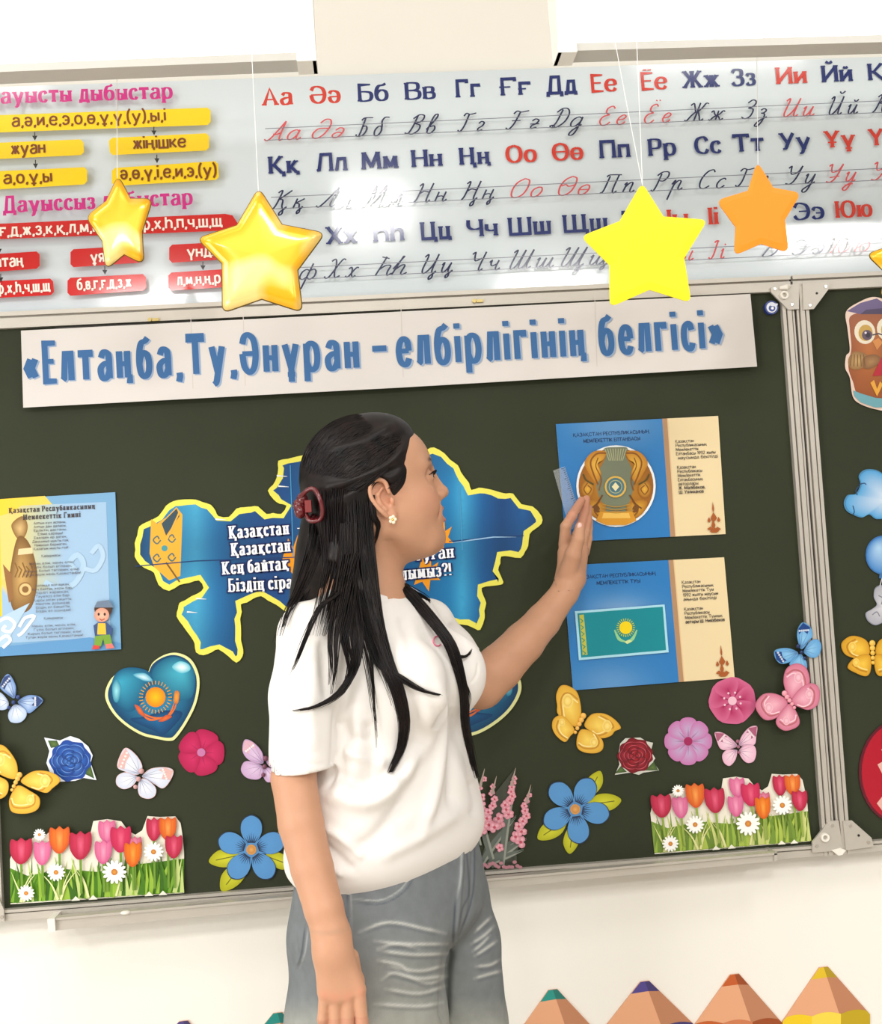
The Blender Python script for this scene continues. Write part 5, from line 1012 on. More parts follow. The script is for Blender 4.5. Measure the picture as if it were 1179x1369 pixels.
# ================================================================== implicit-surface modelling
def PW(px, py, d): return W(px, py, d)
def rpx(r, d): return r * (2.0 - d) / FPX
class Field:
    def __init__(s, lo, hi, h):
        s.lo = np.array(lo, float); s.h = h; s.n = np.ceil((np.array(hi) - s.lo) / h).astype(int) + 1
        s.F = np.full(s.n, 0.5, np.float32)
        s.ax = [s.lo[i] + h * np.arange(s.n[i]) for i in range(3)]
    def sub(s, lo, hi, m):
        a = np.maximum(np.floor((np.array(lo) - m - s.lo) / s.h).astype(int), 0); b = np.minimum(np.ceil((np.array(hi) + m - s.lo) / s.h).astype(int) + 1, s.n)
        if np.any(b <= a): return None, None
        sl = tuple(slice(a[i], b[i]) for i in range(3))
        X, Y, Z = np.meshgrid(s.ax[0][sl[0]], s.ax[1][sl[1]], s.ax[2][sl[2]], indexing='ij')
        return sl, np.stack([X, Y, Z], -1)
    def comb(s, sl, D, k, op):
        A = s.F[sl]
        if op == 'u':
            if k > 0:
                h = np.clip(.5 + .5 * (A - D) / k, 0, 1); s.F[sl] = A + (D - A) * h - k * h * (1 - h)
            else: s.F[sl] = np.minimum(A, D)
        else:
            D = -D
            if k > 0:
                h = np.clip(.5 + .5 * (D - A) / k, 0, 1); s.F[sl] = A + (D - A) * h + k * h * (1 - h)
            else: s.F[sl] = np.maximum(A, D)
    def cap(s, a, b, ra, rb, k=.01, op='u', flat=None):
        """tapered limb; flat=(axis vector, ratio) squashes its section along that axis"""
        a, b = np.array(a, float), np.array(b, float); R = max(ra, rb); sl, P = s.sub(np.minimum(a, b) - R, np.maximum(a, b) + R, k + .012)
        if sl is None: return
        ba = b - a; t = np.clip(((P - a) @ ba) / (ba @ ba + 1e-12), 0, 1); q = P - (a + t[..., None] * ba)
        if flat is not None:
            ax = np.array(flat[0], float); ax /= np.linalg.norm(ax); q = q + (q @ ax)[..., None] * ax * (1 / flat[1] - 1)
        D = np.linalg.norm(q, axis=-1) - (ra + (rb - ra) * t)
        s.comb(sl, D, k, op)
    def chain(s, pts, k=.01, op='u', flat=None):
        """pts: (point, radius)"""
        for (a, ra), (b, rb) in zip(pts, pts[1:]): s.cap(a, b, ra, rb, k, op, flat)
    def ell(s, c, r, R=None, k=.01, op='u'):
        c = np.array(c, float); r = np.array(r, float); m = max(r); sl, P = s.sub(c - m, c + m, k + .012)
        if sl is None: return
        q = P - c
        if R is not None: q = q @ R
        k0 = np.linalg.norm(q / r, axis=-1); k1 = np.linalg.norm(q / (r * r), axis=-1) + 1e-9
        s.comb(sl, k0 * (k0 - 1) / k1, k, op)
    def loft(s, lev, fw, k=.01, op='u', ex=2.3):
        """lev rows: z, cx, cy, a(lateral), b(front) ; stacked rounded sections"""
        lev = np.array(sorted(lev)); lat = np.array([-fw[1], fw[0]])
        m = lev[:, 3:].max(); lo = (lev[:, 1].min() - m, lev[:, 2].min() - m, lev[0, 0]); hi = (lev[:, 1].max() + m, lev[:, 2].max() + m, lev[-1, 0])
        sl, P = s.sub(lo, hi, k + .012)
        if sl is None: return
        z = s.ax[2][sl[2]]
        # smooth interpolation of the table
        fine = cr(lev, False, 8); o = np.argsort(fine[:, 0]); fine = fine[o]
        g = [np.interp(z, fine[:, 0], fine[:, i])[None, None, :] for i in range(1, 5)]
        dx, dy = P[..., 0] - g[0], P[..., 1] - g[1]
        u = np.abs(dx * lat[0] + dy * lat[1]) / g[2]; v = np.abs(dx * fw[0] + dy * fw[1]) / g[3]
        D = ((u ** ex + v ** ex) ** (1 / ex) - 1) * np.minimum(g[2], g[3])
        zz = np.maximum(lev[0, 0] - P[..., 2], P[..., 2] - lev[-1, 0]); D = np.maximum(D, zz)
        s.comb(sl, D, k, op)
    def half(s, p, n, k=.004):
        """cut away everything on the n side of p"""
        n = np.array(n, float); n /= np.linalg.norm(n); X, Y, Z = np.meshgrid(*s.ax, indexing='ij')
        D = (X - p[0]) * n[0] + (Y - p[1]) * n[1] + (Z - p[2]) * n[2]
        s.comb(tuple(slice(0, q) for q in s.n), -D, k, 's')
    def mesh(s):
        F = s.F; ins = F < 0
        c = np.zeros(np.array(F.shape) - 1, np.uint8)
        for dx in (0, 1):
            for dy in (0, 1):
                for dz in (0, 1): c += ins[dx:F.shape[0] - 1 + dx, dy:F.shape[1] - 1 + dy, dz:F.shape[2] - 1 + dz]
        act = (c > 0) & (c < 8); idx = np.argwhere(act); ID = np.full(act.shape, -1, np.int64); ID[act] = np.arange(len(idx))
        acc = np.zeros((len(idx), 3)); cnt = np.zeros(len(idx))
        cor = [(0,0,0),(1,0,0),(0,1,0),(1,1,0),(0,0,1),(1,0,1),(0,1,1),(1,1,1)]
        E = [(0,1),(2,3),(4,5),(6,7),(0,2),(1,3),(4,6),(5,7),(0,4),(1,5),(2,6),(3,7)]
        val = [F[idx[:, 0] + q[0], idx[:, 1] + q[1], idx[:, 2] + q[2]].astype(float) for q in cor]
        for a, b in E:
            m = (val[a] < 0) != (val[b] < 0); t = np.zeros(len(idx)); t[m] = val[a][m] / (val[a][m] - val[b][m])
            p = np.array(cor[a]) + t[:, None] * (np.array(cor[b]) - np.array(cor[a])); acc[m] += p[m]; cnt[m] += 1
        V = s.lo + s.h * (idx + acc / cnt[:, None])
        Q = []
        for ax in range(3):
            o = [0, 1, 2]; o.remove(ax); u, v = o
            a = [slice(None)] * 3; b = [slice(None)] * 3; a[ax] = slice(0, -1); b[ax] = slice(1, None)
            i0, i1 = ins[tuple(a)], ins[tuple(b)]; ch = np.argwhere(i0 != i1)
            ch = ch[(ch[:, u] > 0) & (ch[:, v] > 0) & (ch[:, u] < F.shape[u] - 1) & (ch[:, v] < F.shape[v] - 1)]
            def at(du, dv): q = ch.copy(); q[:, u] += du; q[:, v] += dv; return ID[q[:, 0], q[:, 1], q[:, 2]]
            q = np.stack([at(-1, -1), at(0, -1), at(0, 0), at(-1, 0)], 1)
            fl = i0[ch[:, 0], ch[:, 1], ch[:, 2]]
            if ax == 1: fl = ~fl
            q[~fl] = q[~fl][:, ::-1]; Q.append(q)
        Q = np.vstack(Q); Q = Q[(Q >= 0).all(1)]
        return V, Q
def vnormals(V, Q):
    n = np.cross(V[Q[:, 2]] - V[Q[:, 0]], V[Q[:, 3]] - V[Q[:, 1]]); N = np.zeros_like(V)
    for i in range(4): np.add.at(N, Q[:, i], n)
    return N / (np.linalg.norm(N, axis=1)[:, None] + 1e-12)
def smooth_mesh(V, Q, it=2, w=.5):
    e = np.vstack([Q[:, [0, 1]], Q[:, [1, 2]], Q[:, [2, 3]], Q[:, [3, 0]]])
    for _ in range(it):
        A = np.zeros_like(V); c = np.zeros(len(V)); np.add.at(A, e[:, 0], V[e[:, 1]]); np.add.at(c, e[:, 0], 1); np.add.at(A, e[:, 1], V[e[:, 0]]); np.add.at(c, e[:, 1], 1)
        V = V + w * (A / np.maximum(c, 1)[:, None] - V)
    return V
def project(V):
    d = V - CAM; z = d @ _f
    return np.column_stack([IW / 2 + FPX * (d @ _r) / z, IH / 2 - FPX * (d @ _u) / z])
def dist_poly(p2, poly):
    """distance (px) to a polyline and the position 0..1 along it"""
    poly = np.asarray(poly, float); best = np.full(len(p2), 1e9); tt = np.zeros(len(p2)); L = np.r_[0, np.cumsum(np.linalg.norm(np.diff(poly, axis=0), axis=1))]
    for i in range(len(poly) - 1):
        a, b = poly[i], poly[i + 1]; ab = b - a; t = np.clip(((p2 - a) @ ab) / (ab @ ab + 1e-9), 0, 1); d = np.linalg.norm(p2 - a - t[:, None] * ab, axis=1)
        m = d < best; best[m] = d[m]; tt[m] = ((L[i] + t * (L[i + 1] - L[i])) / L[-1])[m]
    return best, tt
def sculpt(V, N, folds, smoothp=True):
    """folds: (polyline px, width px, height m) ridges (+) and grooves (-) on the side of the cloth turned to the room"""
    p2 = project(V); view = CAM - V; view /= np.linalg.norm(view, axis=1)[:, None]; f = np.clip((N * view).sum(1) * 3, 0, 1); D = np.zeros(len(V))
    for poly, w, h in folds:
        d, t = dist_poly(p2, cr(poly, False, 5) if smoothp else poly)
        D += h * np.exp(-(d / w) ** 2) * np.clip(np.sin(np.pi * np.clip(t, .03, .97)) * 2.2, 0, 1)
    return V + N * (D * f)[:, None]
def bake(name, V, Q, mat, parent, cols=None, label=None):
    return mesh_obj(name, V, Q.tolist(), mat, parent, cols=cols, smooth=True, label=label)
def paint(base, p2, items):
    """items: (polyline px, width px, colour, strength)"""
    C = np.tile(lin(base), (len(p2), 1)) if np.ndim(base) == 1 else base
    for poly, w, col, st in items:
        d, t = dist_poly(p2, cr(poly, False, 5)); a = (st * np.exp(-(d / w) ** 2) * np.clip(np.sin(np.pi * np.clip(t, .05, .95)) * 1.8, 0, 1))[:, None]
        C = C * (1 - a) + lin(col) * a
    return C
# ================================================================== the woman
woman = thing('person', 'woman in white t-shirt and faded jeans raising her left hand to the golden emblem card', 'person', (0.02, -0.36, 0.0))
M_skin = pbsdf('skin', attr=True, rough=0.48, spec=0.35, sub=0.12, bump=0.06, bscale=900, noise=0.03, nscale=40)
M_shirt = pbsdf('white_cotton', (238, 234, 230), rough=0.85, spec=0.15, bump=0.12, bscale=1400, noise=0.01)
M_denim = pbsdf('faded_denim', attr=True, rough=0.9, spec=0.1, bump=0.25, bscale=1500, noise=0.07, nscale=60)
def hair_mat(name, c1, c2, rough):
    m = bpy.data.materials.new(name); m.use_nodes = True; nt = m.node_tree; b = nt.nodes['Principled BSDF']
    b.inputs['Roughness'].default_value = rough; b.inputs['Specular IOR Level'].default_value = 0.28
    tc = nt.nodes.new('ShaderNodeTexCoord'); n = nt.nodes.new('ShaderNodeTexNoise'); n.inputs['Scale'].default_value = 60; nt.links.new(tc.outputs['Object'], n.inputs['Vector'])
    r = nt.nodes.new('ShaderNodeValToRGB'); r.color_ramp.elements[0].color = (*lin(c1), 1); r.color_ramp.elements[1].color = (*lin(c2), 1); r.color_ramp.elements[0].position = .35; r.color_ramp.elements[1].position = .7
    nt.links.new(n.outputs[0], r.inputs[0]); nt.links.new(r.outputs[0], b.inputs['Base Color']); return m
M_hair = hair_mat('dark_hair', (12, 8, 9), (32, 22, 21), .42)
# ---- head frame
hy, hp, hr, HS = .14, .16, -.01, .95
HO = np.array([.013, -.36, 1.5115])
hF = np.array([math.cos(hy) * math.cos(hp), math.sin(hy) * math.cos(hp), math.sin(hp)]); hL = np.array([-math.sin(hy), math.cos(hy), 0.0]); hU = np.cross(hF, hL)
hL, hU = math.cos(hr) * hL + math.sin(hr) * hU, -math.sin(hr) * hL + math.cos(hr) * hU
HM = np.column_stack([hF, hL, hU])
def H(x, y, z): return HO + HS * (HM @ np.array([x, y, z], float))
def rotm(ax, deg):
    return np.array(Matrix.Rotation(math.radians(deg), 3, ax))
BFW = np.array([.80, -.60]); BLAT = np.array([.60, .80])     # facing, and towards her left
def body_field(lo, hi, h, head=False):
    f = Field(lo, hi, h)
    E = lambda c, r, k=.012, op='u', R=None: f.ell(H(*c), np.array(r) * HS, HM if R is None else HM @ R, k, op)
    Cp = lambda a, b, ra, rb, k=.01, op='u': f.cap(H(*a), H(*b), ra * HS, rb * HS, k, op)
    # skull and face
    E((-.006, 0, .042), (.084, .072, .078), .0)
    E((.030, 0, .020), (.058, .060, .080), .03)
    E((.034, 0, .060), (.050, .058, .046), .03)
    E((.026, 0, -.030), (.050, .052, .055), .03)
    for sg in (-1, 1):
        E((.050, sg * .030, -.016), (.034, .028, .032), .025)         # cheek
        Cp((.000, sg * .052, -.035), (.052, sg * .026, -.074), .017, .015, .03)   # jaw line
        Cp((.078, sg * .010, .040), (.068, sg * .044, .042), .0085, .007, .016)  # brow ridge
    E((.062, 0, -.066), (.026, .026, .022), .03)
    E((.069, 0, -.074), (.0165, .018, .015), .012)                    # chin
    for sg in (-1, 1): E((.083, sg * .030, .024), (.016, .017, .011), .012, 's')
    # nose
    Cp((.0838, 0, .036), (.1015, 0, -.002), .0084, .0086, .014)
    E((.1015, 0, -.0035), (.0095, .0095, .0085), .006)
    for sg in (-1, 1):
        E((.094, sg * .0115, -.008), (.0095, .0068, .0068), .006); E((.100, sg * .0058, -.0145), (.0045, .0032, .0035), .003, 's')
        E((.0755, sg * .028, .0225), (.0135, .0150, .0125), .006); Cp((.092, sg * .018, .0215), (.086, sg * .040, .0225), .0028, .0020, .002, 's')           # lids and the slit between
        
    # mouth: smiling, lips parted
    E((.080, 0, -.034), (.014, .026, .017), .015)
    for (y0, z0, y1, z1) in ((0, -.0285, .011, -.0292), (.011, -.0292, .028, -.0265)):
        for sg in (-1, 1): Cp((.0930 - y0 * .26, sg * y0, z0), (.0930 - y1 * .40, sg * y1, z1), .0046, .0034, .004)
    for (y0, z0, y1, z1) in ((0, -.0452, .013, -.0432), (.013, -.0432, .027, -.031)):
        for sg in (-1, 1): Cp((.0915 - y0 * .26, sg * y0, z0), (.0915 - y1 * .40, sg * y1, z1), .0054, .0034, .004)
    E((.097, 0, -.0365), (.020, .0255, .0062), .002, 's')
    E((.086, 0, -.052), (.006, .012, .0045), .008, 's')
    for sg in (-1, 1): Cp((.088, sg * .022, -.014), (.077, sg * .032, -.036), .002, .0018, .010, 's')   # smile line
    # ears
    for sg in (-1, 1):
        R = rotm('Y', -20) @ rotm('Z', sg * -18)
        E((-.004, sg * .070, .002), (.017, .0070, .031), .004, 'u', R)
        E((-.003, sg * .078, .006), (.0105, .0055, .019), .004, 's', R)
        E((.008, sg * .074, -.002), (.006, .006, .006), .004, 's')
        pts = [(.007, .010), (.004, .026), (-.008, .032), (-.019, .024), (-.021, .008), (-.014, -.010), (-.004, -.024)]
        f.chain([(H(x, sg * (.0775 + .004 * max(0, min(1, -x / .01))), z), .0029 * HS) for x, z in cr(pts, False, 4)], .002)
        E((.004, sg * .0735, -.026), (.0075, .0048, .0085), .005)            # lobe
        f.chain([(H(x, sg * .0775, z), .0022 * HS) for x, z in ((-.002, .018), (-.010, .010), (-.010, -.004), (-.003, -.014))], .004)
        E((.0095, sg * .0735, -.003), (.0035, .0035, .0055), .004)           # tragus
    # neck
    f.chain([(H(-.030, 0, -.010), .050), (PW(480, 735, .36), .044), (PW(479, 775, .36), .044), (PW(482, 812, .36), .054)], .02)
    f.cap(H(.025, 0, -.058), PW(492, 770, .37), .028, .024, .025)
    for sg in (-1, 1): f.cap(H(-.022, sg * .052, -.030), PW(512 + 0 * sg, 786, .37) , .013, .009, .02)
    # trunk inside the shirt, so that the body is one piece
    f.chain([(PW(488, 820, .36), .07), (PW(505, 930, .35), .065), (PW(522, 1150, .34), .065)], .03)
    f.cap(PW(420, 868, .46), PW(570, 852, .26), .040, .034, .03)
    # right arm, hanging
    f.chain([(PW(412, 870, .47), rpx(32, .48)), (PW(398, 960, .485), rpx(30, .49)), (PW(392.5, 1040, .50), rpx(29.5, .5)), (PW(402, 1100, .515), rpx(29.5, .51)), (PW(417, 1160, .53), rpx(27.5, .52)),
             (PW(433, 1215, .545), rpx(25.5, .53)), (PW(443.5, 1252, .552), rpx(22.5, .54))], .004)
    # back of the hand
    hd = .56
    f.chain([(PW(443.5, 1252, hd - .006), rpx(22, .54)), (PW(446, 1276, hd), rpx(22.5, .54))], .016, flat=((0, 1, 0), .80))
    kn = [(434, 1330), (448, 1333), (464.5, 1332), (482, 1326)]
    for x, y in kn: f.cap(PW(446 + (x - 457) * .42, 1268, hd), PW(x - (0 if x < 470 else 2), y - 4, hd), rpx(11.5, .56), rpx(9.4, .56), .010)
    f.cap(PW(440, 1275, hd - .012), PW(452, 1325, hd - .012), .016, .014, .02)
    fin = [[(434, 1328), (431, 1362), (433, 1388), (437, 1408)], [(448, 1331), (448, 1372), (450, 1404), (454, 1428)], [(465, 1330), (465, 1374), (466, 1408), (469, 1434)], [(480, 1325), (484, 1366), (484, 1396), (482, 1420)]]
    for i, P in enumerate(fin):
        r_ = [8.6, 8.2, 7.4, 6.2] if i else [7.8, 6.8, 6.2, 5.4]
        f.chain([(PW(x, y, hd - .000 - .007 * max(j - 1, 0)), rpx(r_[j], .56)) for j, (x, y) in enumerate(P)], .0025)
    f.chain([(PW(468, 1280, hd - .02), rpx(12, .56)), (PW(476, 1312, hd - .034), rpx(10, .56)), (PW(479, 1345, hd - .042), rpx(8.5, .56)), (PW(478, 1372, hd - .045), rpx(7, .56))], .008)
    # left arm, raised to the card
    f.chain([(PW(582, 850, .24), rpx(24, .25)), (PW(610, 886, .20), rpx(25, .2)), (PW(643, 916, .17), rpx(31, .17)), (PW(667, 893, .155), rpx(30.5, .15)), (PW(700, 859, .13), rpx(27, .13)),
             (PW(726, 830, .11), rpx(23, .11)), (PW(755, 792, .088), rpx(18.5, .09)), (PW(762, 772, .08), rpx(18, .08))], .006)
    # palm
    f.cap(PW(762, 774, .08), PW(758, 740, .072), rpx(18, .08), rpx(13, .07), .012)
    f.cap(PW(766, 772, .066), PW(774, 736, .050), rpx(17, .08), rpx(13, .06), .012)
    f.cap(PW(762, 745, .072), PW(759, 722, .068), rpx(12, .07), rpx(8, .06), .008)
    LF = [[(755, 728, .072, 8.6), (756, 704, .078, 7.0), (765, 689, .066, 6.6), (777, 669, .034, 5.4)],
          [(768, 726, .056, 8.6), (776, 704, .046, 6.6), (781, 686, .032, 6.2), (784, 667, .018, 5.2)],
          [(776, 730, .046, 8.5), (782, 710, .040, 6.8), (785, 694, .030, 6.2), (787, 679, .018, 5.2)],
          [(781, 738, .040, 7.5), (786, 720, .034, 6), (787, 706, .028, 5.4), (788, 696, .020, 4.8)]]
    for P in LF: f.chain([(PW(x, y, dd), rpx(r_, .06)) for x, y, dd, r_ in P], .0025)
    f.chain([(PW(759, 766, .092), rpx(13, .09)), (PW(766, 742, .104), rpx(11, .1)), (PW(773, 721, .110), rpx(8.0, .1)), (PW(775.5, 704, .106), rpx(6.8, .1))], .004)
    return f
blocks = [((-.16, -.50, 1.33), (.16, -.20, 1.68), .0017), ((-.30, -.60, .72), (.40, .0, 1.33 + .004), .0034)]
hb0 = PW(745, 800, .11); hb1 = PW(800, 655, .0)
VV = []; QQ = []; n0 = 0
def take(f, keep=None):
    global n0
    V, Q = f.mesh(); V = smooth_mesh(V, Q, 1, .4)
    if keep is not None:
        c = V[Q].mean(1); Q = Q[keep(c)]
    VV.append(V); QQ.append(Q + n0); n0 += len(V)
hl = PW(744, 790, .1); hlx, hlz = hl[0], hl[2]
rl = PW(440, 1240, .55)[2]
inhand = lambda c: (c[:, 0] > hlx) & (c[:, 2] > hlz)
take(body_field((-.17, -.52, 1.385), (.165, -.20, 1.68), .0017))
take(body_field((hlx - .006, -.14, hlz - .006), (hlx + .09, -.002, 1.53), .0016), keep=lambda c: inhand(c))
take(body_field((-.14, -.66, .755), (.03, -.44, rl + .004), .0017))
take(body_field((-.24, -.64, rl - .004), (.44, -.02, 1.389), .0034), keep=lambda c: ~inhand(c) & (c[:, 2] > rl - .001))
V = np.vstack(VV); Q = np.vstack(QQ)
loc = ((V - HO) @ HM) / HS
SK = lin((198, 149, 119)); C = np.tile(SK, (len(V), 1))
def tint(mask, col, a):
    global C
    m = (a * mask)[:, None]; C = C * (1 - m) + lin(col) * m
near = (np.linalg.norm(loc, axis=1) < .16)
gz = lambda x, y, z, rx, ry, rz: np.exp(-(((loc[:, 0] - x) / rx) ** 2 + ((np.abs(loc[:, 1]) - y) / ry) ** 2 + ((loc[:, 2] - z) / rz) ** 2)) * near
tint(gz(.06, .042, -.012, .03, .02, .02), (214, 130, 112), .30)
tint(gz(.094, 0, -.028, .012, .017, .0045), (196, 96, 100), .9); tint(gz(.092, 0, -.045, .012, .016, .006), (200, 100, 104), .95)
tint(gz(.082, .020, -.034, .008, .008, .008), (196, 104, 100), .5)
for k in range(9):
    t = k / 8; tint(gz(.0865 - .018 * t * t - .004 * t, .012 + .030 * t, .043 + .006 * math.sin(t * 2.4), .022, .0050, .0036 - .001 * t), (40, 28, 26), .85)
tint(gz(.086, .028, .0265, .014, .015, .0022), (40, 28, 28), .85); tint(gz(.080, .029, .0325, .014, .015, .004), (176, 116, 96), .45)
tint(gz(-.004, .074, .0, .022, .010, .03), (226, 150, 120), .35)
p2 = project(V)
for (x, y) in ((434, 1330), (448, 1333), (465, 1332), (482, 1326)):
    d = np.hypot(p2[:, 0] - x, p2[:, 1] - y); tint(np.exp(-(d / 7) ** 2) * (V[:, 2] < 1.0), (214, 134, 108), .35)
tint(np.exp(-((p2[:, 1] - 1360) / 20) ** 2) * (V[:, 2] < .86), (186, 122, 104), .35)
tint((V[:, 0] > hlx - .02) & (V[:, 2] > hlz) & (np.hypot(p2[:, 0] - 780, p2[:, 1] - 680) < 26), (206, 136, 116), .4)
bake('body', V, Q, M_skin, woman, cols=C)
# thumb nail, eyes, teeth, lashes
M_nail = pbsdf('nail', (236, 196, 184), rough=.25, noise=.01)
g = Geo(); g.ellipsoid(PW(775, 704, .1130), (.0046, .0022, .0068), 14, 8); g.obj('nail', M_nail, woman, smooth=True)
M_eye = pbsdf('eye_white', attr=True, rough=.15, noise=.01)
for sg in (-1, 1):
    g = Geo(); g.ellipsoid(H(.0765, sg * .028, .0225), (.0112 * HS,) * 3, 20, 14, lin((232, 226, 220)))
    g.ellipsoid(H(.0840, sg * .0285, .0222), (.0048, .0052, .0052), 14, 10, lin((40, 26, 22))); g.obj('eye', M_eye, woman, smooth=True)
    g = Geo()
    for k in range(14):
        t = k / 13; a = (.0880 - .012 * t * t, sg * (.018 + .023 * t), .0245 + .002 * math.sin(math.pi * t))
        g.tube([H(*a), H(a[0] + .005, a[1] + sg * .002 * t, a[2] + .001), H(a[0] + .0085, a[1] + sg * .004 * t, a[2] + .0045)], [.0006, .0005, .0002], 5)
    g.obj('eyelashes', M_hair, woman)
M_teeth = pbsdf('teeth', (240, 236, 228), rough=.2, noise=.01)
g = Geo()
for k in range(8):
    y = (k - 3.5) * .0056; g.ellipsoid(H(.0900 - abs(y) * .30, y, -.0345), (.0028, .0028, .0040), 10, 8)
g.obj('teeth', M_teeth, woman, smooth=True)

# ================================================================== t-shirt
def row(y, l, r, d, wa=1.27, wb=.81):
    c = PW((l + r) / 2, y, d); w = (r - l) / 2 * (2 - d) / FPX
    return (c[2], c[0], c[1], w * wa, w * wb)
SD = .36
srows = [row(782, 455, 535, SD, 1.3, .95), row(800, 440, 560, SD, 1.35, .85), row(822, 428, 582, SD), row(850, 425, 596, SD), row(880, 424, 606, SD), row(915, 424, 613, SD), row(950, 422, 617, SD), row(990, 418, 622, SD), row(1030, 404, 630, SD), row(1070, 398, 639, .355), row(1100, 394, 645, .35), row(1122, 392, 646, .35), row(1140, 395, 640, .35), row(1156, 404, 628, .35)]
sf = Field((-.28, -.64, .94), (.16, -.08, 1.44), .0030)
sf.loft(srows, BFW, 0)
for a, b in (((.055, .085), (-.055, .085)),):
    for y in a, b:
        c = PW(520, 905, SD); p = np.array([c[0] + BFW[0] * y[1] + BLAT[0] * y[0], c[1] + BFW[1] * y[1] + BLAT[1] * y[0], c[2]]); sf.ell(p, (.040, .040, .050), None, .05)
sf.chain([(PW(470, 815, .40), rpx(30, .4)), (PW(415, 845, .46), rpx(40, .46))], .03)
X, Y, Z = np.meshgrid(*sf.ax, indexing='ij')
def sleeve(pts, cutter, hole, k):
    q = Field((-.28, -.64, .94), (.16, -.08, 1.44), .0030); q.n = sf.n; q.F = np.full(sf.n, 0.5, np.float32); q.chain(pts, .012)
    q.F = np.maximum(q.F, cutter.astype(np.float32)); q.cap(*hole, .003, 's')
    h = np.clip(.5 + .5 * (sf.F - q.F) / k, 0, 1); sf.F = (sf.F + (q.F - sf.F) * h - k * h * (1 - h)).astype(np.float32)
pr = PW(400, 1029, .49)
sleeve([(PW(416, 852, .47), rpx(44, .47)), (PW(408, 930, .485), rpx(46, .49)), (PW(402, 1060, .495), rpx(43.5, .49))], (pr[2] - Z) + (X - pr[0]) * .06,
       (PW(394, 1050, .495), PW(400, 985, .488), rpx(37, .49), rpx(33, .49)), .014)
sl_n = PW(662, 905, .18) - PW(612, 868, .22); sl_n /= np.linalg.norm(sl_n); pl = PW(630, 901, .19)
sleeve([(PW(520, 806, .33), rpx(24, .33)), (PW(574, 833, .26), rpx(30, .26)), (PW(602, 870, .22), rpx(31, .2)), (PW(636, 910, .185), rpx(31, .18))], (X - pl[0]) * sl_n[0] + (Y - pl[1]) * sl_n[1] + (Z - pl[2]) * sl_n[2],
       (PW(650, 920, .17), PW(618, 886, .21), rpx(27, .18), rpx(23, .2)), .014)
sf.cap(PW(487, 800, .37), PW(495, 740, .37), .051, .056, .006, 's')
V, Q = sf.mesh(); V = smooth_mesh(V, Q, 2, .5); N = vnormals(V, Q)
V = sculpt(V, N, [
    ([(452, 930), (448, 980), (446, 1020), (440, 1060)], 5, -.005), ([(474, 935), (480, 985), (470, 1035), (436, 1080)], 10, .007), ([(486, 960), (500, 1000), (494, 1050)], 10, -.008),
    ([(455, 1000), (485, 1015), (520, 1022)], 8, .010), ([(450, 1035), (485, 1045), (525, 1035)], 9, -.012), ([(440, 1062), (500, 1070), (560, 1010), (578, 940)], 12, .013), ([(455, 960), (470, 985), (500, 990)], 7, -.007),
    ([(540, 900), (560, 970), (556, 1050), (520, 1110)], 12, -.010), ([(585, 900), (590, 980), (580, 1060), (560, 1120)], 8, .009), ([(605, 940), (606, 1010), (604, 1085)], 8, -.008),
    ([(430, 1105), (455, 1120), (490, 1150)], 6, .006), ([(424, 1122), (446, 1140), (476, 1166)], 6, -.006), ([(418, 1140), (440, 1158), (462, 1172)], 5, .006), ([(500, 1150), (560, 1120), (620, 1080)], 10, .006),
    ([(515, 1010), (540, 1060), (500, 1120), (460, 1140)], 10, -.006), ([(630, 1040), (636, 1070), (632, 1095)], 7, -.004),
    ([(410, 800), (386, 830), (374, 870)], 9, .003), ([(430, 850), (434, 900), (440, 940)], 8, -.006), ([(420, 880), (415, 940), (420, 1010)], 10, .004), ([(383, 900), (378, 960), (380, 1020)], 9, -.004),
    ([(600, 830), (615, 860), (622, 890)], 5, -.004), ([(535, 820), (548, 860), (550, 900)], 8, -.004), ([(500, 840), (495, 890), (510, 940)], 9, .004),
    ([(368, 1020), (402, 1022), (440, 1021)], 1.6, -.0015), ([(628, 915), (637, 903), (639, 886)], 1.5, -.002), ([(484, 797), (496, 802), (512, 803), (527, 795), (532, 786)], 1.8, -.0018)])
shirt = bake('shirt', V, Q, M_shirt, woman)
M_logo = pbsdf('pink_print', (226, 120, 150), rough=.7, noise=.02)
def surf(px, py, Vs, Qs, lift=.0015):
    """point of the meshed surface seen at a photo pixel"""
    q = project(Vs); m = np.hypot(q[:, 0] - px, q[:, 1] - py) < 5
    if not m.any(): return PW(px, py, .4)
    dep = -Vs[m][:, 1]; w = np.hypot(q[m, 0] - px, q[m, 1] - py); top = dep > dep.max() - .02
    d_ = np.average(dep[top], weights=1 / (w[top] + .5)); return PW(px, py, d_ + lift)
SV, SQ = V, Q
g = Geo(); g.tube([surf(585 + 5.5 * math.cos(t * math.pi / 9 + .8), 857 + 6.5 * math.sin(t * math.pi / 9 + .8), V, Q) for t in range(16)], .0011, 6); g.obj('logo', M_logo, shirt)

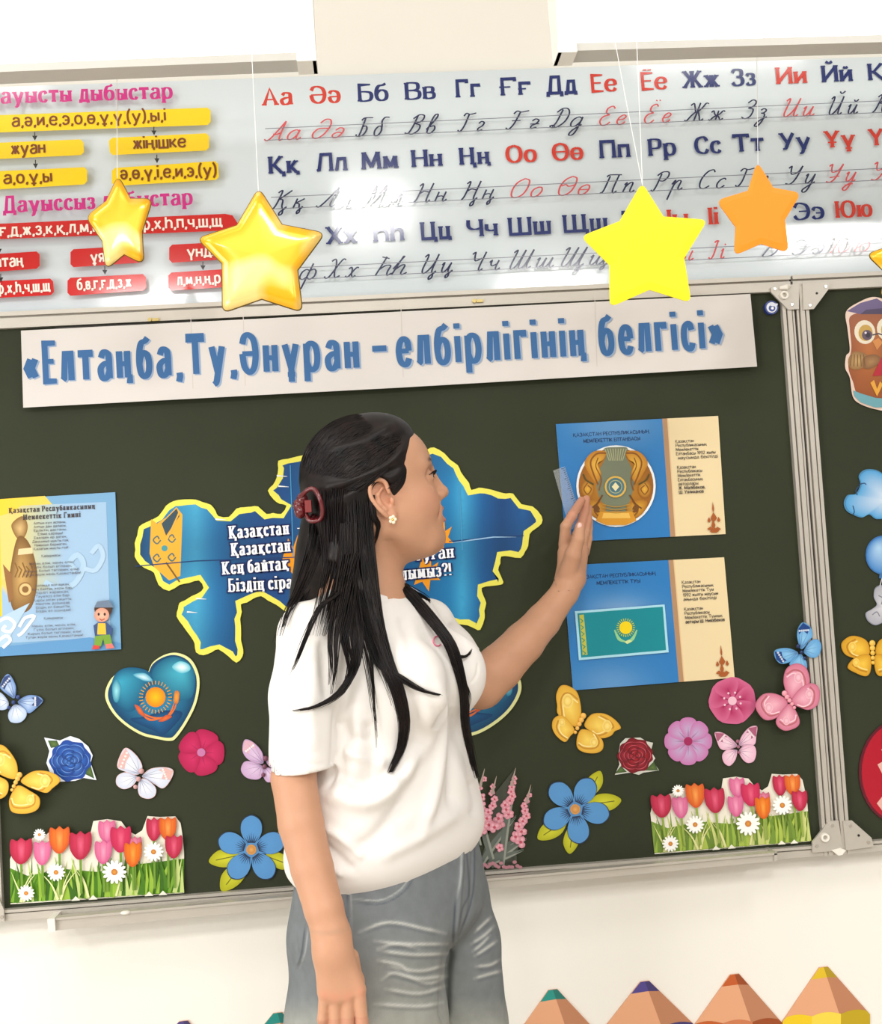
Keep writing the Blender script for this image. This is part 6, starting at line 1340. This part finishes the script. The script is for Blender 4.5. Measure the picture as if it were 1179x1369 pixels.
# ================================================================== jeans
JD = .36
def jrow(z, cx, cy, a, b): return (z, cx, cy, a, b)
def jr(y, l, r, d, wa=1.27, wb=.81):
    return row(y, l, r, d, wa, wb)
RLg = [(1150, 412, 540, .385), (1200, 402, 572, .39), (1262, 393, 588, .40), (1369, 387, 593, .40), (1500, 384, 590, .40)]
LLg = [(1150, 530, 640, .29), (1200, 525, 651, .28), (1262, 540, 667, .27), (1369, 556, 677, .27), (1500, 560, 684, .27)]
def jeans_field(lo, hi, h):
    jf = Field(lo, hi, h)
    jf.loft([jr(1120, 412, 632, .35), jr(1150, 406, 640, .35), jr(1190, 400, 648, .355), jr(1225, 402, 650, .355), jr(1250, 425, 635, .35), jr(1275, 460, 610, .34)], BFW, 0, ex=2.1)
    for tab, k in ((RLg, .022), (LLg, .010)):
        ch = []
        for y, l, r, d in tab: ch.append((PW((l + r) / 2, y, d), (r - l) / 2 * (2 - d) / FPX))
        p, r_ = ch[-1]; ch.append((np.array([p[0] + .0, p[1], .07]), r_ * 1.02)); jf.chain(ch, k)
    jf.ell(PW(407, 1262, .41), (.020, .03, .034), None, .012)      # bulging back pocket
    X, Y, Z = np.meshgrid(*jf.ax, indexing='ij'); jf.F[:] = np.maximum(jf.F, (.03 - Z).astype(np.float32)); return jf
V1, Q1 = jeans_field((-.24, -.56, .665), (.20, -.08, 1.03), .0023).mesh(); V2, Q2 = jeans_field((-.26, -.60, .0), (.26, -.04, .69), .0058).mesh()
Q1 = Q1[V1[Q1].mean(1)[:, 2] > .672]; Q2 = Q2[V2[Q2].mean(1)[:, 2] < .675]
V = np.vstack([smooth_mesh(V1, Q1, 3, .5), smooth_mesh(V2, Q2, 1, .3)]); Q = np.vstack([Q1, Q2 + len(V1)]); N = vnormals(V, Q)
wh = [[(480, 1246), (520, 1233), (570, 1242), (596, 1248)], [(500, 1258), (540, 1262), (598, 1262)], [(505, 1270), (550, 1276), (598, 1275)], [(512, 1290), (560, 1298), (596, 1290)], [(520, 1300), (560, 1308), (598, 1304)], [(510, 1310), (530, 1300), (570, 1314), (598, 1306)],
      [(515, 1322), (560, 1328), (596, 1318)], [(500, 1342), (560, 1345), (592, 1340)], [(505, 1284), (535, 1290), (545, 1300)], [(505, 1268), (530, 1262), (560, 1268)],
      [(635, 1246), (648, 1234), (656, 1226)], [(630, 1262), (648, 1250), (660, 1238)], [(634, 1278), (650, 1268), (664, 1258)], [(636, 1292), (655, 1290), (668, 1283)], [(634, 1308), (655, 1302), (670, 1298)], [(632, 1272), (644, 1262), (655, 1250)]]
V = sculpt(V, N, [(w, 3.6, .0007) for w in wh] + [(np.array(w) + (0, 6), 3.6, -.0006) for w in wh] + [
    ([(466, 1180), (466, 1215), (467, 1260)], 2.2, -.0022), ([(470, 1205), (510, 1206), (540, 1186), (554, 1160)], 2.2, -.002), ([(632, 1110), (631, 1180), (627, 1220), (610, 1262)], 2.0, -.003),
    ([(617, 1115), (616, 1160), (610, 1230), (604, 1268)], 3.0, .004), ([(606, 1255), (597, 1300), (594, 1369)], 6, -.012), ([(400, 1240), (404, 1275), (396, 1292)], 3, .003)])
p2 = project(V); base = np.tile(lin((120, 125, 128)), (len(V), 1))
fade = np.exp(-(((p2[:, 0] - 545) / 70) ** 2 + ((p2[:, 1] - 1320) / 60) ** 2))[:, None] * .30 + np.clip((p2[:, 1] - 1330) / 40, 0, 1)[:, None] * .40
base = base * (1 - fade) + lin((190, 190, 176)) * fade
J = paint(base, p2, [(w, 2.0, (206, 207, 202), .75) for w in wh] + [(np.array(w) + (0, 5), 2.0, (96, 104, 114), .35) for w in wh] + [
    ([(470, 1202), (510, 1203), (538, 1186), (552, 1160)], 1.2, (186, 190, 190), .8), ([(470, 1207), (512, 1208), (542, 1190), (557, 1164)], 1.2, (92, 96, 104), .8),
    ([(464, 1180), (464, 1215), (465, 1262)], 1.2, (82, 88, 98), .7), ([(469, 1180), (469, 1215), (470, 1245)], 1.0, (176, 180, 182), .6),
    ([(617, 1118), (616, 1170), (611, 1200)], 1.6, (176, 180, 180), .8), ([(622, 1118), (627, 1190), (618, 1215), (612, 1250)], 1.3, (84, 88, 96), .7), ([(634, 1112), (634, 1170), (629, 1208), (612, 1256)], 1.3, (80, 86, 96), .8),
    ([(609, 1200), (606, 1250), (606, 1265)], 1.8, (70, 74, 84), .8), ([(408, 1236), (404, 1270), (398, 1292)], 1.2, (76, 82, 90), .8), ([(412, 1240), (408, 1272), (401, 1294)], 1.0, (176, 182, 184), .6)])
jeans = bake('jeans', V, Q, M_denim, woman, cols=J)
g = Geo()
lp = [surf(568, 1136, V, Q, .003), surf(569, 1145, V, Q, .004), surf(575, 1149, V, Q, .004)]
g.tube(lp, .003, 8); g.obj('belt_loop', pbsdf('denim_dark', (96, 104, 114), rough=.9, noise=.05), jeans)
# shoes below the frame, carrying the figure
M_shoe = pbsdf('white_trainer', (226, 224, 220), rough=.5, noise=.02)
for tab in (RLg, LLg):
    y, l, r, d = tab[-1]; c = PW((l + r) / 2, y, d); g = Geo(); p = np.array([c[0] + .02, c[1] - .01, 0])
    sfd = Field((p[0] - .16, p[1] - .16, -.005), (p[0] + .20, p[1] + .12, .14), .005)
    a = p + np.array([-.05 * BFW[0], -.05 * BFW[1], .04]); b = p + np.array([.13 * BFW[0], .13 * BFW[1], .028])
    sfd.cap(a, b, .040, .030, .01); sfd.cap(a, a + (0, 0, .06), .040, .040, .02); X, Y, Z = np.meshgrid(*sfd.ax, indexing='ij'); sfd.F[:] = np.maximum(sfd.F, (.001 - Z).astype(np.float32))
    v_, q_ = sfd.mesh(); bake('shoe', v_, q_, M_shoe, woman)

# ================================================================== hair
hf = Field((-.22, -.56, 1.30), (.10, -.18, 1.70), .0026)
hf.ell(H(-.014, 0, .050), np.array((.095, .087, .090)) * HS, HM, 0)
hf.ell(H(.020, 0, .094), np.array((.054, .060, .040)) * HS, HM, .02)
# cut the face free
hf.ell(H(.114, 0, -.012), np.array((.078, .120, .086)) * HS, HM, .010, 's')
hf.ell(H(.050, 0, -.050), np.array((.070, .120, .070)) * HS, HM, .010, 's')
hf.ell(H(-.002, -.088, .000), np.array((.021, .026, .034)) * HS, HM, .004, 's')
# fall of hair at the back
hf.chain([(H(-.048, 0, .030), .052), (PW(449, 700, .36), .042), (PW(440, 745, .35), .043), (PW(425, 790, .33), .034), (PW(400, 832, .31), .020)], .03)
hf.chain([(H(-.060, -.035, .01), .040), (PW(462, 700, .40), .034), (PW(468, 745, .42), .031), (PW(480, 790, .435), .024), (PW(487, 820, .445), .018)], .02)
hf.chain([(H(-.045, .05, .01), .036), (PW(480, 715, .31), .030), (PW(515, 775, .29), .016), (PW(538, 800, .29), .014)], .02)
V, Q = hf.mesh(); V = smooth_mesh(V, Q, 2, .5); N = vnormals(V, Q)
V = sculpt(V, N, [([(552, 583), (520, 620), (470, 645), (415, 655)], 6, .004), ([(545, 575), (500, 605), (430, 620)], 5, -.004), ([(540, 620), (500, 640), (430, 665)], 5, -.005), ([(530, 565), (480, 590), (430, 605)], 5, .003), ([(455, 665), (450, 720), (440, 780)], 6, -.006), ([(478, 665), (480, 720), (490, 780)], 5, -.004)])
hair = bake('hair', V, Q, M_hair, woman)
hs_ = Geo(); HR = np.random.default_rng(11)
def strand(P, r, n=3):
    P = cr(P, False, 4); m = len(P); hs_.tube(P, [r * (1 - .75 * (i / (m - 1)) ** 2) for i in range(m)], n, caps=False)
# combed back over the crown to the clip
def ellp(v, k=1.0):
    v = np.array(v, float); v /= np.linalg.norm(v); return H(*(np.array((-.014, 0, .050)) + v * np.array((.095, .087, .090)) * k))
clip_dir = np.array([-.85, -.12, -.30])
for i in range(620):
    t = HR.random(); side = -1 if HR.random() < .78 else 1
    s_az = HR.uniform(.1, 1.0)
    start = np.array([.80 - .55 * t * t, side * (.06 + .92 * t), .92 - .92 * t]) + HR.normal(0, .04, 3)
    end = clip_dir + HR.normal(0, .10, 3) + np.array([0, side * .12, .1 * (1 - t)])
    a = start / np.linalg.norm(start); b = end / np.linalg.norm(end); om = math.acos(np.clip(a @ b, -1, 1)); P = []
    k0 = HR.uniform(0, .25)
    for u in np.linspace(k0, HR.uniform(.75, 1), 8):
        v = (math.sin((1 - u) * om) * a + math.sin(u * om) * b) / math.sin(om) + np.array([0, 0, -.10 * math.sin(math.pi * u)])
        P.append(ellp(v, 1.003 + HR.uniform(0, .018)))
    strand(P, .0009)
_sq = project(SV)
def onto(px, py, d):
    m = np.hypot(_sq[:, 0] - px, _sq[:, 1] - py) < 6
    return max(d, (-SV[m][:, 1]).max() + .004) if m.sum() > 3 else d
def lock(guide, r0, r1, n, th=.0009, spread=.3, rag=.22, lay=True):
    """strands running along a guide (rows px,py,d); they lie on the shirt where they meet it"""
    gd = np.array(guide, float); gf = cr(gd, False, 3); m = len(gf)
    dd = np.array([onto(*q) if lay else q[2] for q in gf])
    for _ in range(3): dd = np.convolve(np.r_[dd[0], dd, dd[-1]], [.25, .5, .25], 'valid')
    dd = np.maximum(dd, [onto(*q) - .003 if lay else 0 for q in gf])
    G = np.array([PW(q[0], q[1], e) for q, e in zip(gf, dd)])
    for i in range(n):
        a = HR.uniform(0, 2 * math.pi); rr_ = math.sqrt(HR.random()); off = np.array([math.cos(a) * rr_, -abs(math.sin(a)) * .45 * rr_, 0])
        w = HR.normal(0, spread, 3) * .004; w[1] = -abs(w[1]); e = 1 - rag * HR.random() ** 1.5
        L = max(4, int(round(m * e))); P = []
        for j in range(L):
            t = j / (m - 1); P.append(G[j] + off * (r0 + (r1 - r0) * t) + w * math.sin(t * 5 + a))
        hs_.tube(P, [th * (1 - .8 * (i_ / (L - 1)) ** 3) for i_ in range(L)], 3, caps=False)
# back fall
lock([(450, 655, .40), (440, 700, .39), (432, 750, .375), (412, 795, .36), (392, 832, .36), (375, 862, .38)], .034, .014, 220, rag=.5, lay=False)
lock([(425, 700, .40), (418, 740, .42), (402, 785, .46), (386, 815, .50), (374, 850, .52)], .012, .004, 60, rag=.5)
lock([(455, 655, .43), (452, 700, .43), (452, 750, .43), (440, 800, .45), (428, 850, .50)], .030, .014, 130, rag=.55)
# front lock over the shirt
fl = [(478, 665, .425), (482, 715, .43), (488, 760, .44), (494, 800, .46), (502, 840, .475), (516, 885, .475), (532, 925, .47), (540, 965, .465), (536, 1000, .46), (522, 1032, .46)]
lock(fl, .020, .004, 330)
lock([(470, 660, .43), (474, 720, .44), (480, 780, .455), (492, 840, .475), (506, 885, .475), (534, 905, .472), (562, 922, .455), (588, 929, .44)], .016, .0015, 90)
lock([(466, 700, .44), (466, 760, .46), (472, 810, .485), (477, 850, .505), (474, 890, .515), (456, 925, .525), (425, 944, .535), (392, 950, .54)], .012, .0015, 90)
lock([(462, 700, .44), (462, 770, .47), (448, 795, .50), (428, 812, .52), (412, 845, .535), (398, 880, .54), (387, 902, .54)], .008, .0008, 26)
lock([(468, 740, .45), (455, 800, .50), (446, 850, .53), (446, 890, .54), (442, 928, .535)], .014, .004, 26)
lock([(470, 740, .45), (466, 800, .49), (462, 850, .52), (470, 890, .52), (462, 915, .52)], .012, .004, 30)
lock([(470, 780, .46), (478, 830, .49), (490, 880, .49), (498, 930, .48), (505, 985, .47)], .010, .006, 14, th=.0006, rag=.5)
lock([(478, 790, .46), (500, 860, .485), (520, 910, .475), (534, 960, .465)], .014, .008, 16, th=.0006, rag=.5)
lock([(484, 800, .46), (495, 870, .485), (500, 930, .475), (504, 1000, .47)], .004, .001, 5)
# lock on her left shoulder
lock([(505, 740, .32), (524, 770, .34), (552, 798, .375), (578, 828, .40), (601, 860, .415), (613, 895, .415), (620, 930, .405), (622, 970, .40), (630, 1010, .385), (637, 1040, .375)], .012, .0035, 210)
lock([(520, 765, .32), (545, 785, .32), (570, 800, .33), (575, 806, .33)], .006, .002, 20)
lock([(600, 866, .40), (612, 878, .37), (624, 876, .33), (631, 868, .30)], .0025, .0015, 24)
lock([(606, 890, .405), (618, 905, .35), (628, 930, .30), (628, 950, .29)], .0015, .001, 5)
# loose hairs at temple and nape
lock([(552, 585, .36), (546, 615, .40), (530, 645, .43), (522, 652, .435)], .006, .004, 50)
lock([(497, 662, .435), (500, 690, .44), (506, 705, .43), (500, 730, .42)], .004, .002, 20)
hs_.obj('hair_strands', M_hair, woman, smooth=True)['kind'] = 'stuff'
# ---- claw clip, earring, rings
M_clip = pbsdf('dark_red_plastic', (96, 24, 30), rough=.25, spec=.5, noise=.03, coat=.3)
ct = thing('hair_clip', 'dark red plastic claw clip holding the hair at the back of her head', 'hair clip', PW(414, 675, .40))
g = Geo(); P = cr([(402, 668, .43), (410, 656, .44), (420, 654, .445), (428, 668, .45), (431, 685, .445), (427, 695, .44), (414, 696, .435), (408, 684, .43)], True, 5); P = [PW(*q) for q in P]; P += P[:2]
g.tube(P, .0032, 8, caps=False); g.obj('frame', M_clip, ct, smooth=True)
g = Geo(); 
for (x, y, d_) in ((399, 676, .425), (401, 684, .43), (404, 668, .425)): g.ellipsoid(PW(x, y, d_), (.008, .010, .010), 12, 8)
g.obj('spring', M_clip, ct, smooth=True)
g = Geo(); a = PW(407, 669, .44); b = PW(417, 685, .43); g.box(np.array((a[0], a[1], b[2])), np.array((b[0], a[1] + .02, a[2]))); g.obj('hinge_block', pbsdf('red_plastic', (130, 50, 50), rough=.35, noise=.03), ct)
for k in range(4):
    g = Geo(); x = 412 + k * 5; g.tube([PW(x, 695, .435), PW(x + 6, 688, .41), PW(x + 12, 676, .395)], [.0022, .002, .0012], 6); g.obj('tooth', M_clip, ct)
M_gold = pbsdf('gold', (226, 184, 110), rough=.2, metal=.9, noise=.02); M_pearl = pbsdf('pearl', (244, 232, 206), rough=.15, coat=.5, noise=.02)
ec = H(.003, -.082, -.0285)
et = thing('earring', 'small gold and pearl cluster earring in her right ear', 'earring', ec)
for k in range(5):
    a = k * 2 * math.pi / 5; g = Geo(); g.ellipsoid(ec + np.array([.0034 * math.cos(a), 0, .0040 * math.sin(a) - .002]), (.0027,) * 3, 12, 8); g.obj('pearl', M_pearl, et, smooth=True)
g = Geo(); g.ellipsoid(ec + np.array([0, -.0015, -.002]), (.0022,) * 3, 12, 8); g.obj('stud', M_gold, et, smooth=True)
for k, y in enumerate((1351, 1356.5)):
    c = PW(448, y, .553); g = Geo(); R_ = rpx(10.6, .56)
    ring = [c + np.array([R_ * math.cos(a), R_ * math.sin(a), .0008 * math.cos(a)]) for a in np.linspace(0, 2 * math.pi, 25)]
    g.tube(ring, .0015, 8, caps=False)
    o = g.obj('finger_ring', M_gold, smooth=True); tag(o, 'thin gold ring on the ring finger of the hanging hand, %s of the two' % ('upper' if k == 0 else 'lower'), 'ring')
# ---- clear ruler strip held against the card
M_clear = pbsdf('clear_plastic', (236, 242, 246), rough=.08, trans=.0, alpha=.15, spec=.6)
rt = thing('ruler', 'clear plastic ruler held between her fingertips against the emblem card', 'ruler', PW(756, 655, .02))
g = Geo(); g.prism([(739.5, 629), (755, 623.5), (781, 704), (762, 708)], .0085, .0105); g.obj('strip', M_clear, rt)
g = Geo()
for k in range(26):
    t = k / 30; x, y = 755.2 + 26 * t, 625 + 80 * t; L_ = 5 if k % 5 == 0 else 3
    g.prism([(x, y), (x - L_, y + L_ * .36), (x - L_, y + L_ * .36 + .7), (x, y + .7)], .0106, .0108)
g.obj('tick_marks', M_dark, rt)
# ================================================================== hanging stars
M_foil = pbsdf('gold_foil', (255, 190, 10), rough=.28, metal=.25, coat=.6)
_nt = M_foil.node_tree; _b = _nt.nodes['Principled BSDF']; _tc = _nt.nodes.new('ShaderNodeTexCoord'); _n = _nt.nodes.new('ShaderNodeTexNoise'); _n.inputs['Scale'].default_value = 13; _n.inputs['Detail'].default_value = 1
_rp = _nt.nodes.new('ShaderNodeValToRGB'); _rp.color_ramp.elements[0].color = (*lin((255, 186, 0)), 1); _rp.color_ramp.elements[1].color = (*lin((255, 226, 140)), 1); _rp.color_ramp.elements[0].position = .50; _rp.color_ramp.elements[1].position = .62
_nt.links.new(_tc.outputs['Object'], _n.inputs['Vector']); _nt.links.new(_n.outputs[0], _rp.inputs[0]); _nt.links.new(_rp.outputs[0], _b.inputs['Base Color'])
M_ystar = pbsdf('yellow_plush_card', (255, 236, 0), rough=.5, noise=.03)
M_ostar = pbsdf('orange_card', (255, 150, 0), rough=.5, noise=.02)
M_rim = pbsdf('bronze_rim', (110, 86, 30), rough=.35, metal=.6, noise=.05)
M_thread = pbsdf('white_thread', (240, 240, 240), rough=.5, noise=.02)
def star(label, tips, notch, d, mat, th, thread, rim=None, dome=.0, mats=None):
    """tips, notch: photo-pixel corners of the star; built `d` metres in front of the board"""
    t = thing('hanging_star', label, 'hanging star', PW(*np.mean(tips, 0), d), 'stars on threads in front of the alphabet banner')
    out = []; tc_ = np.mean(tips, 0); notch = [tc_ + (np.array(n_, float) - tc_) * 1.03 for n_ in notch]
    for i in range(5):
        a, b, c = np.array(notch[i - 1], float), np.array(tips[i], float), np.array(notch[i], float)
        u = b + (a - b) / np.linalg.norm(a - b) * 11; v = b + (c - b) / np.linalg.norm(c - b) * 11
        out.append(u + (c - a) * 0)
        for s_ in (.2, .4, .6, .8): out.append((1 - s_) ** 2 * u + 2 * s_ * (1 - s_) * (b * 1.0) + s_ ** 2 * v)
        out.append(v)
        w = c; out.append(w)
    out = np.array(out); ctr = out.mean(0); n = len(out)
    g = Geo(); R = 5; Vv = []
    for side in (1, -1):
        for k in range(R + 1):
            f_ = 1 - k / R if k < R else 0.0
            hgt = th + dome * (1 - f_ ** 2) ** .5
            for i in range(n):
                q = ctr + (out[i] - ctr) * (f_ if k else 1.0); P0 = PW(q[0], q[1], d); Vv.append(P0 + np.array([0, -side * hgt / 2 if k else -side * th * .25, 0]))
    m = (R + 1) * n; F = []
    for s_ in range(2):
        o = s_ * m
        for k in range(R):
            for i in range(n):
                a, b = o + k * n + i, o + k * n + (i + 1) % n; c_, e = o + (k + 1) * n + (i + 1) % n, o + (k + 1) * n + i
                F.append([a, b, c_, e] if s_ else [e, c_, b, a])
    for i in range(n): F.append([i, (i + 1) % n, m + (i + 1) % n, m + i])
    g.add(Vv, F); g.obj('star_body', mat, t, smooth=dome > 0)
    if rim:
        rr_ = [PW(q[0], q[1], d) for q in out]; g = Geo(); g.tube(rr_ + rr_[:2], rim, 8, caps=False); g.obj('rim', M_rim, t, smooth=True)
    top = PW(*tips[0], d); g = Geo(); c_ = PW(tips[0][0], tips[0][1] + 5, d)
    for (x, y) in thread:
        e = PW(x, y, d); tp = np.array([e[0] + (e[0] - c_[0]) / (e[2] - c_[2]) * (3.19 - e[2]), e[1], 3.19])
        g.tube([c_ + (0, -th, 0), e, tp], .00055, 5)
    g.obj('thread', M_thread, t)
    return t
star('bright yellow star hanging on a white thread in front of the banner', [(858, 244), (946, 294), (924, 405), (815, 411), (776, 316)], [(886, 291), (913, 345), (868, 386), (816, 354), (829, 297)], .50, M_ystar, .004, [(852, 78), (836, 130)])
star('matt orange star right of the yellow one', [(1012, 216), (1071, 258), (1054, 338), (981, 342), (957, 268)], [(1033, 252), (1048, 294), (1017, 325), (984, 303), (1000, 256)], .33, M_ostar, .004, [(1012, 100)])
star('large golden foil star with dark rim left of the alphabet letters', [(346, 252), (434, 312), (404, 417), (298, 418), (264, 319)], [(376, 302), (396, 361), (350, 398), (299, 352), (318, 303)], .50, M_foil, .006, [(337, 80)], rim=.0014, dome=.004)
star('small golden foil star over the red word boxes at left', [(158, 235), (204, 266), (192, 353), (142, 360), (115, 290)], [(174, 267), (189, 310), (166, 339), (138, 322), (143, 270)], .33, M_foil, .006, [(156, 100)], rim=.0012, dome=.004)
star('golden star mostly outside the right edge of the photo', [(1205, 285), (1260, 330), (1240, 400), (1176, 398), (1158, 340)], [(1222, 328), (1236, 365), (1206, 384), (1186, 366), (1190, 330)], .33, M_foil, .006, [(1203, 100)], rim=.0012, dome=.004)
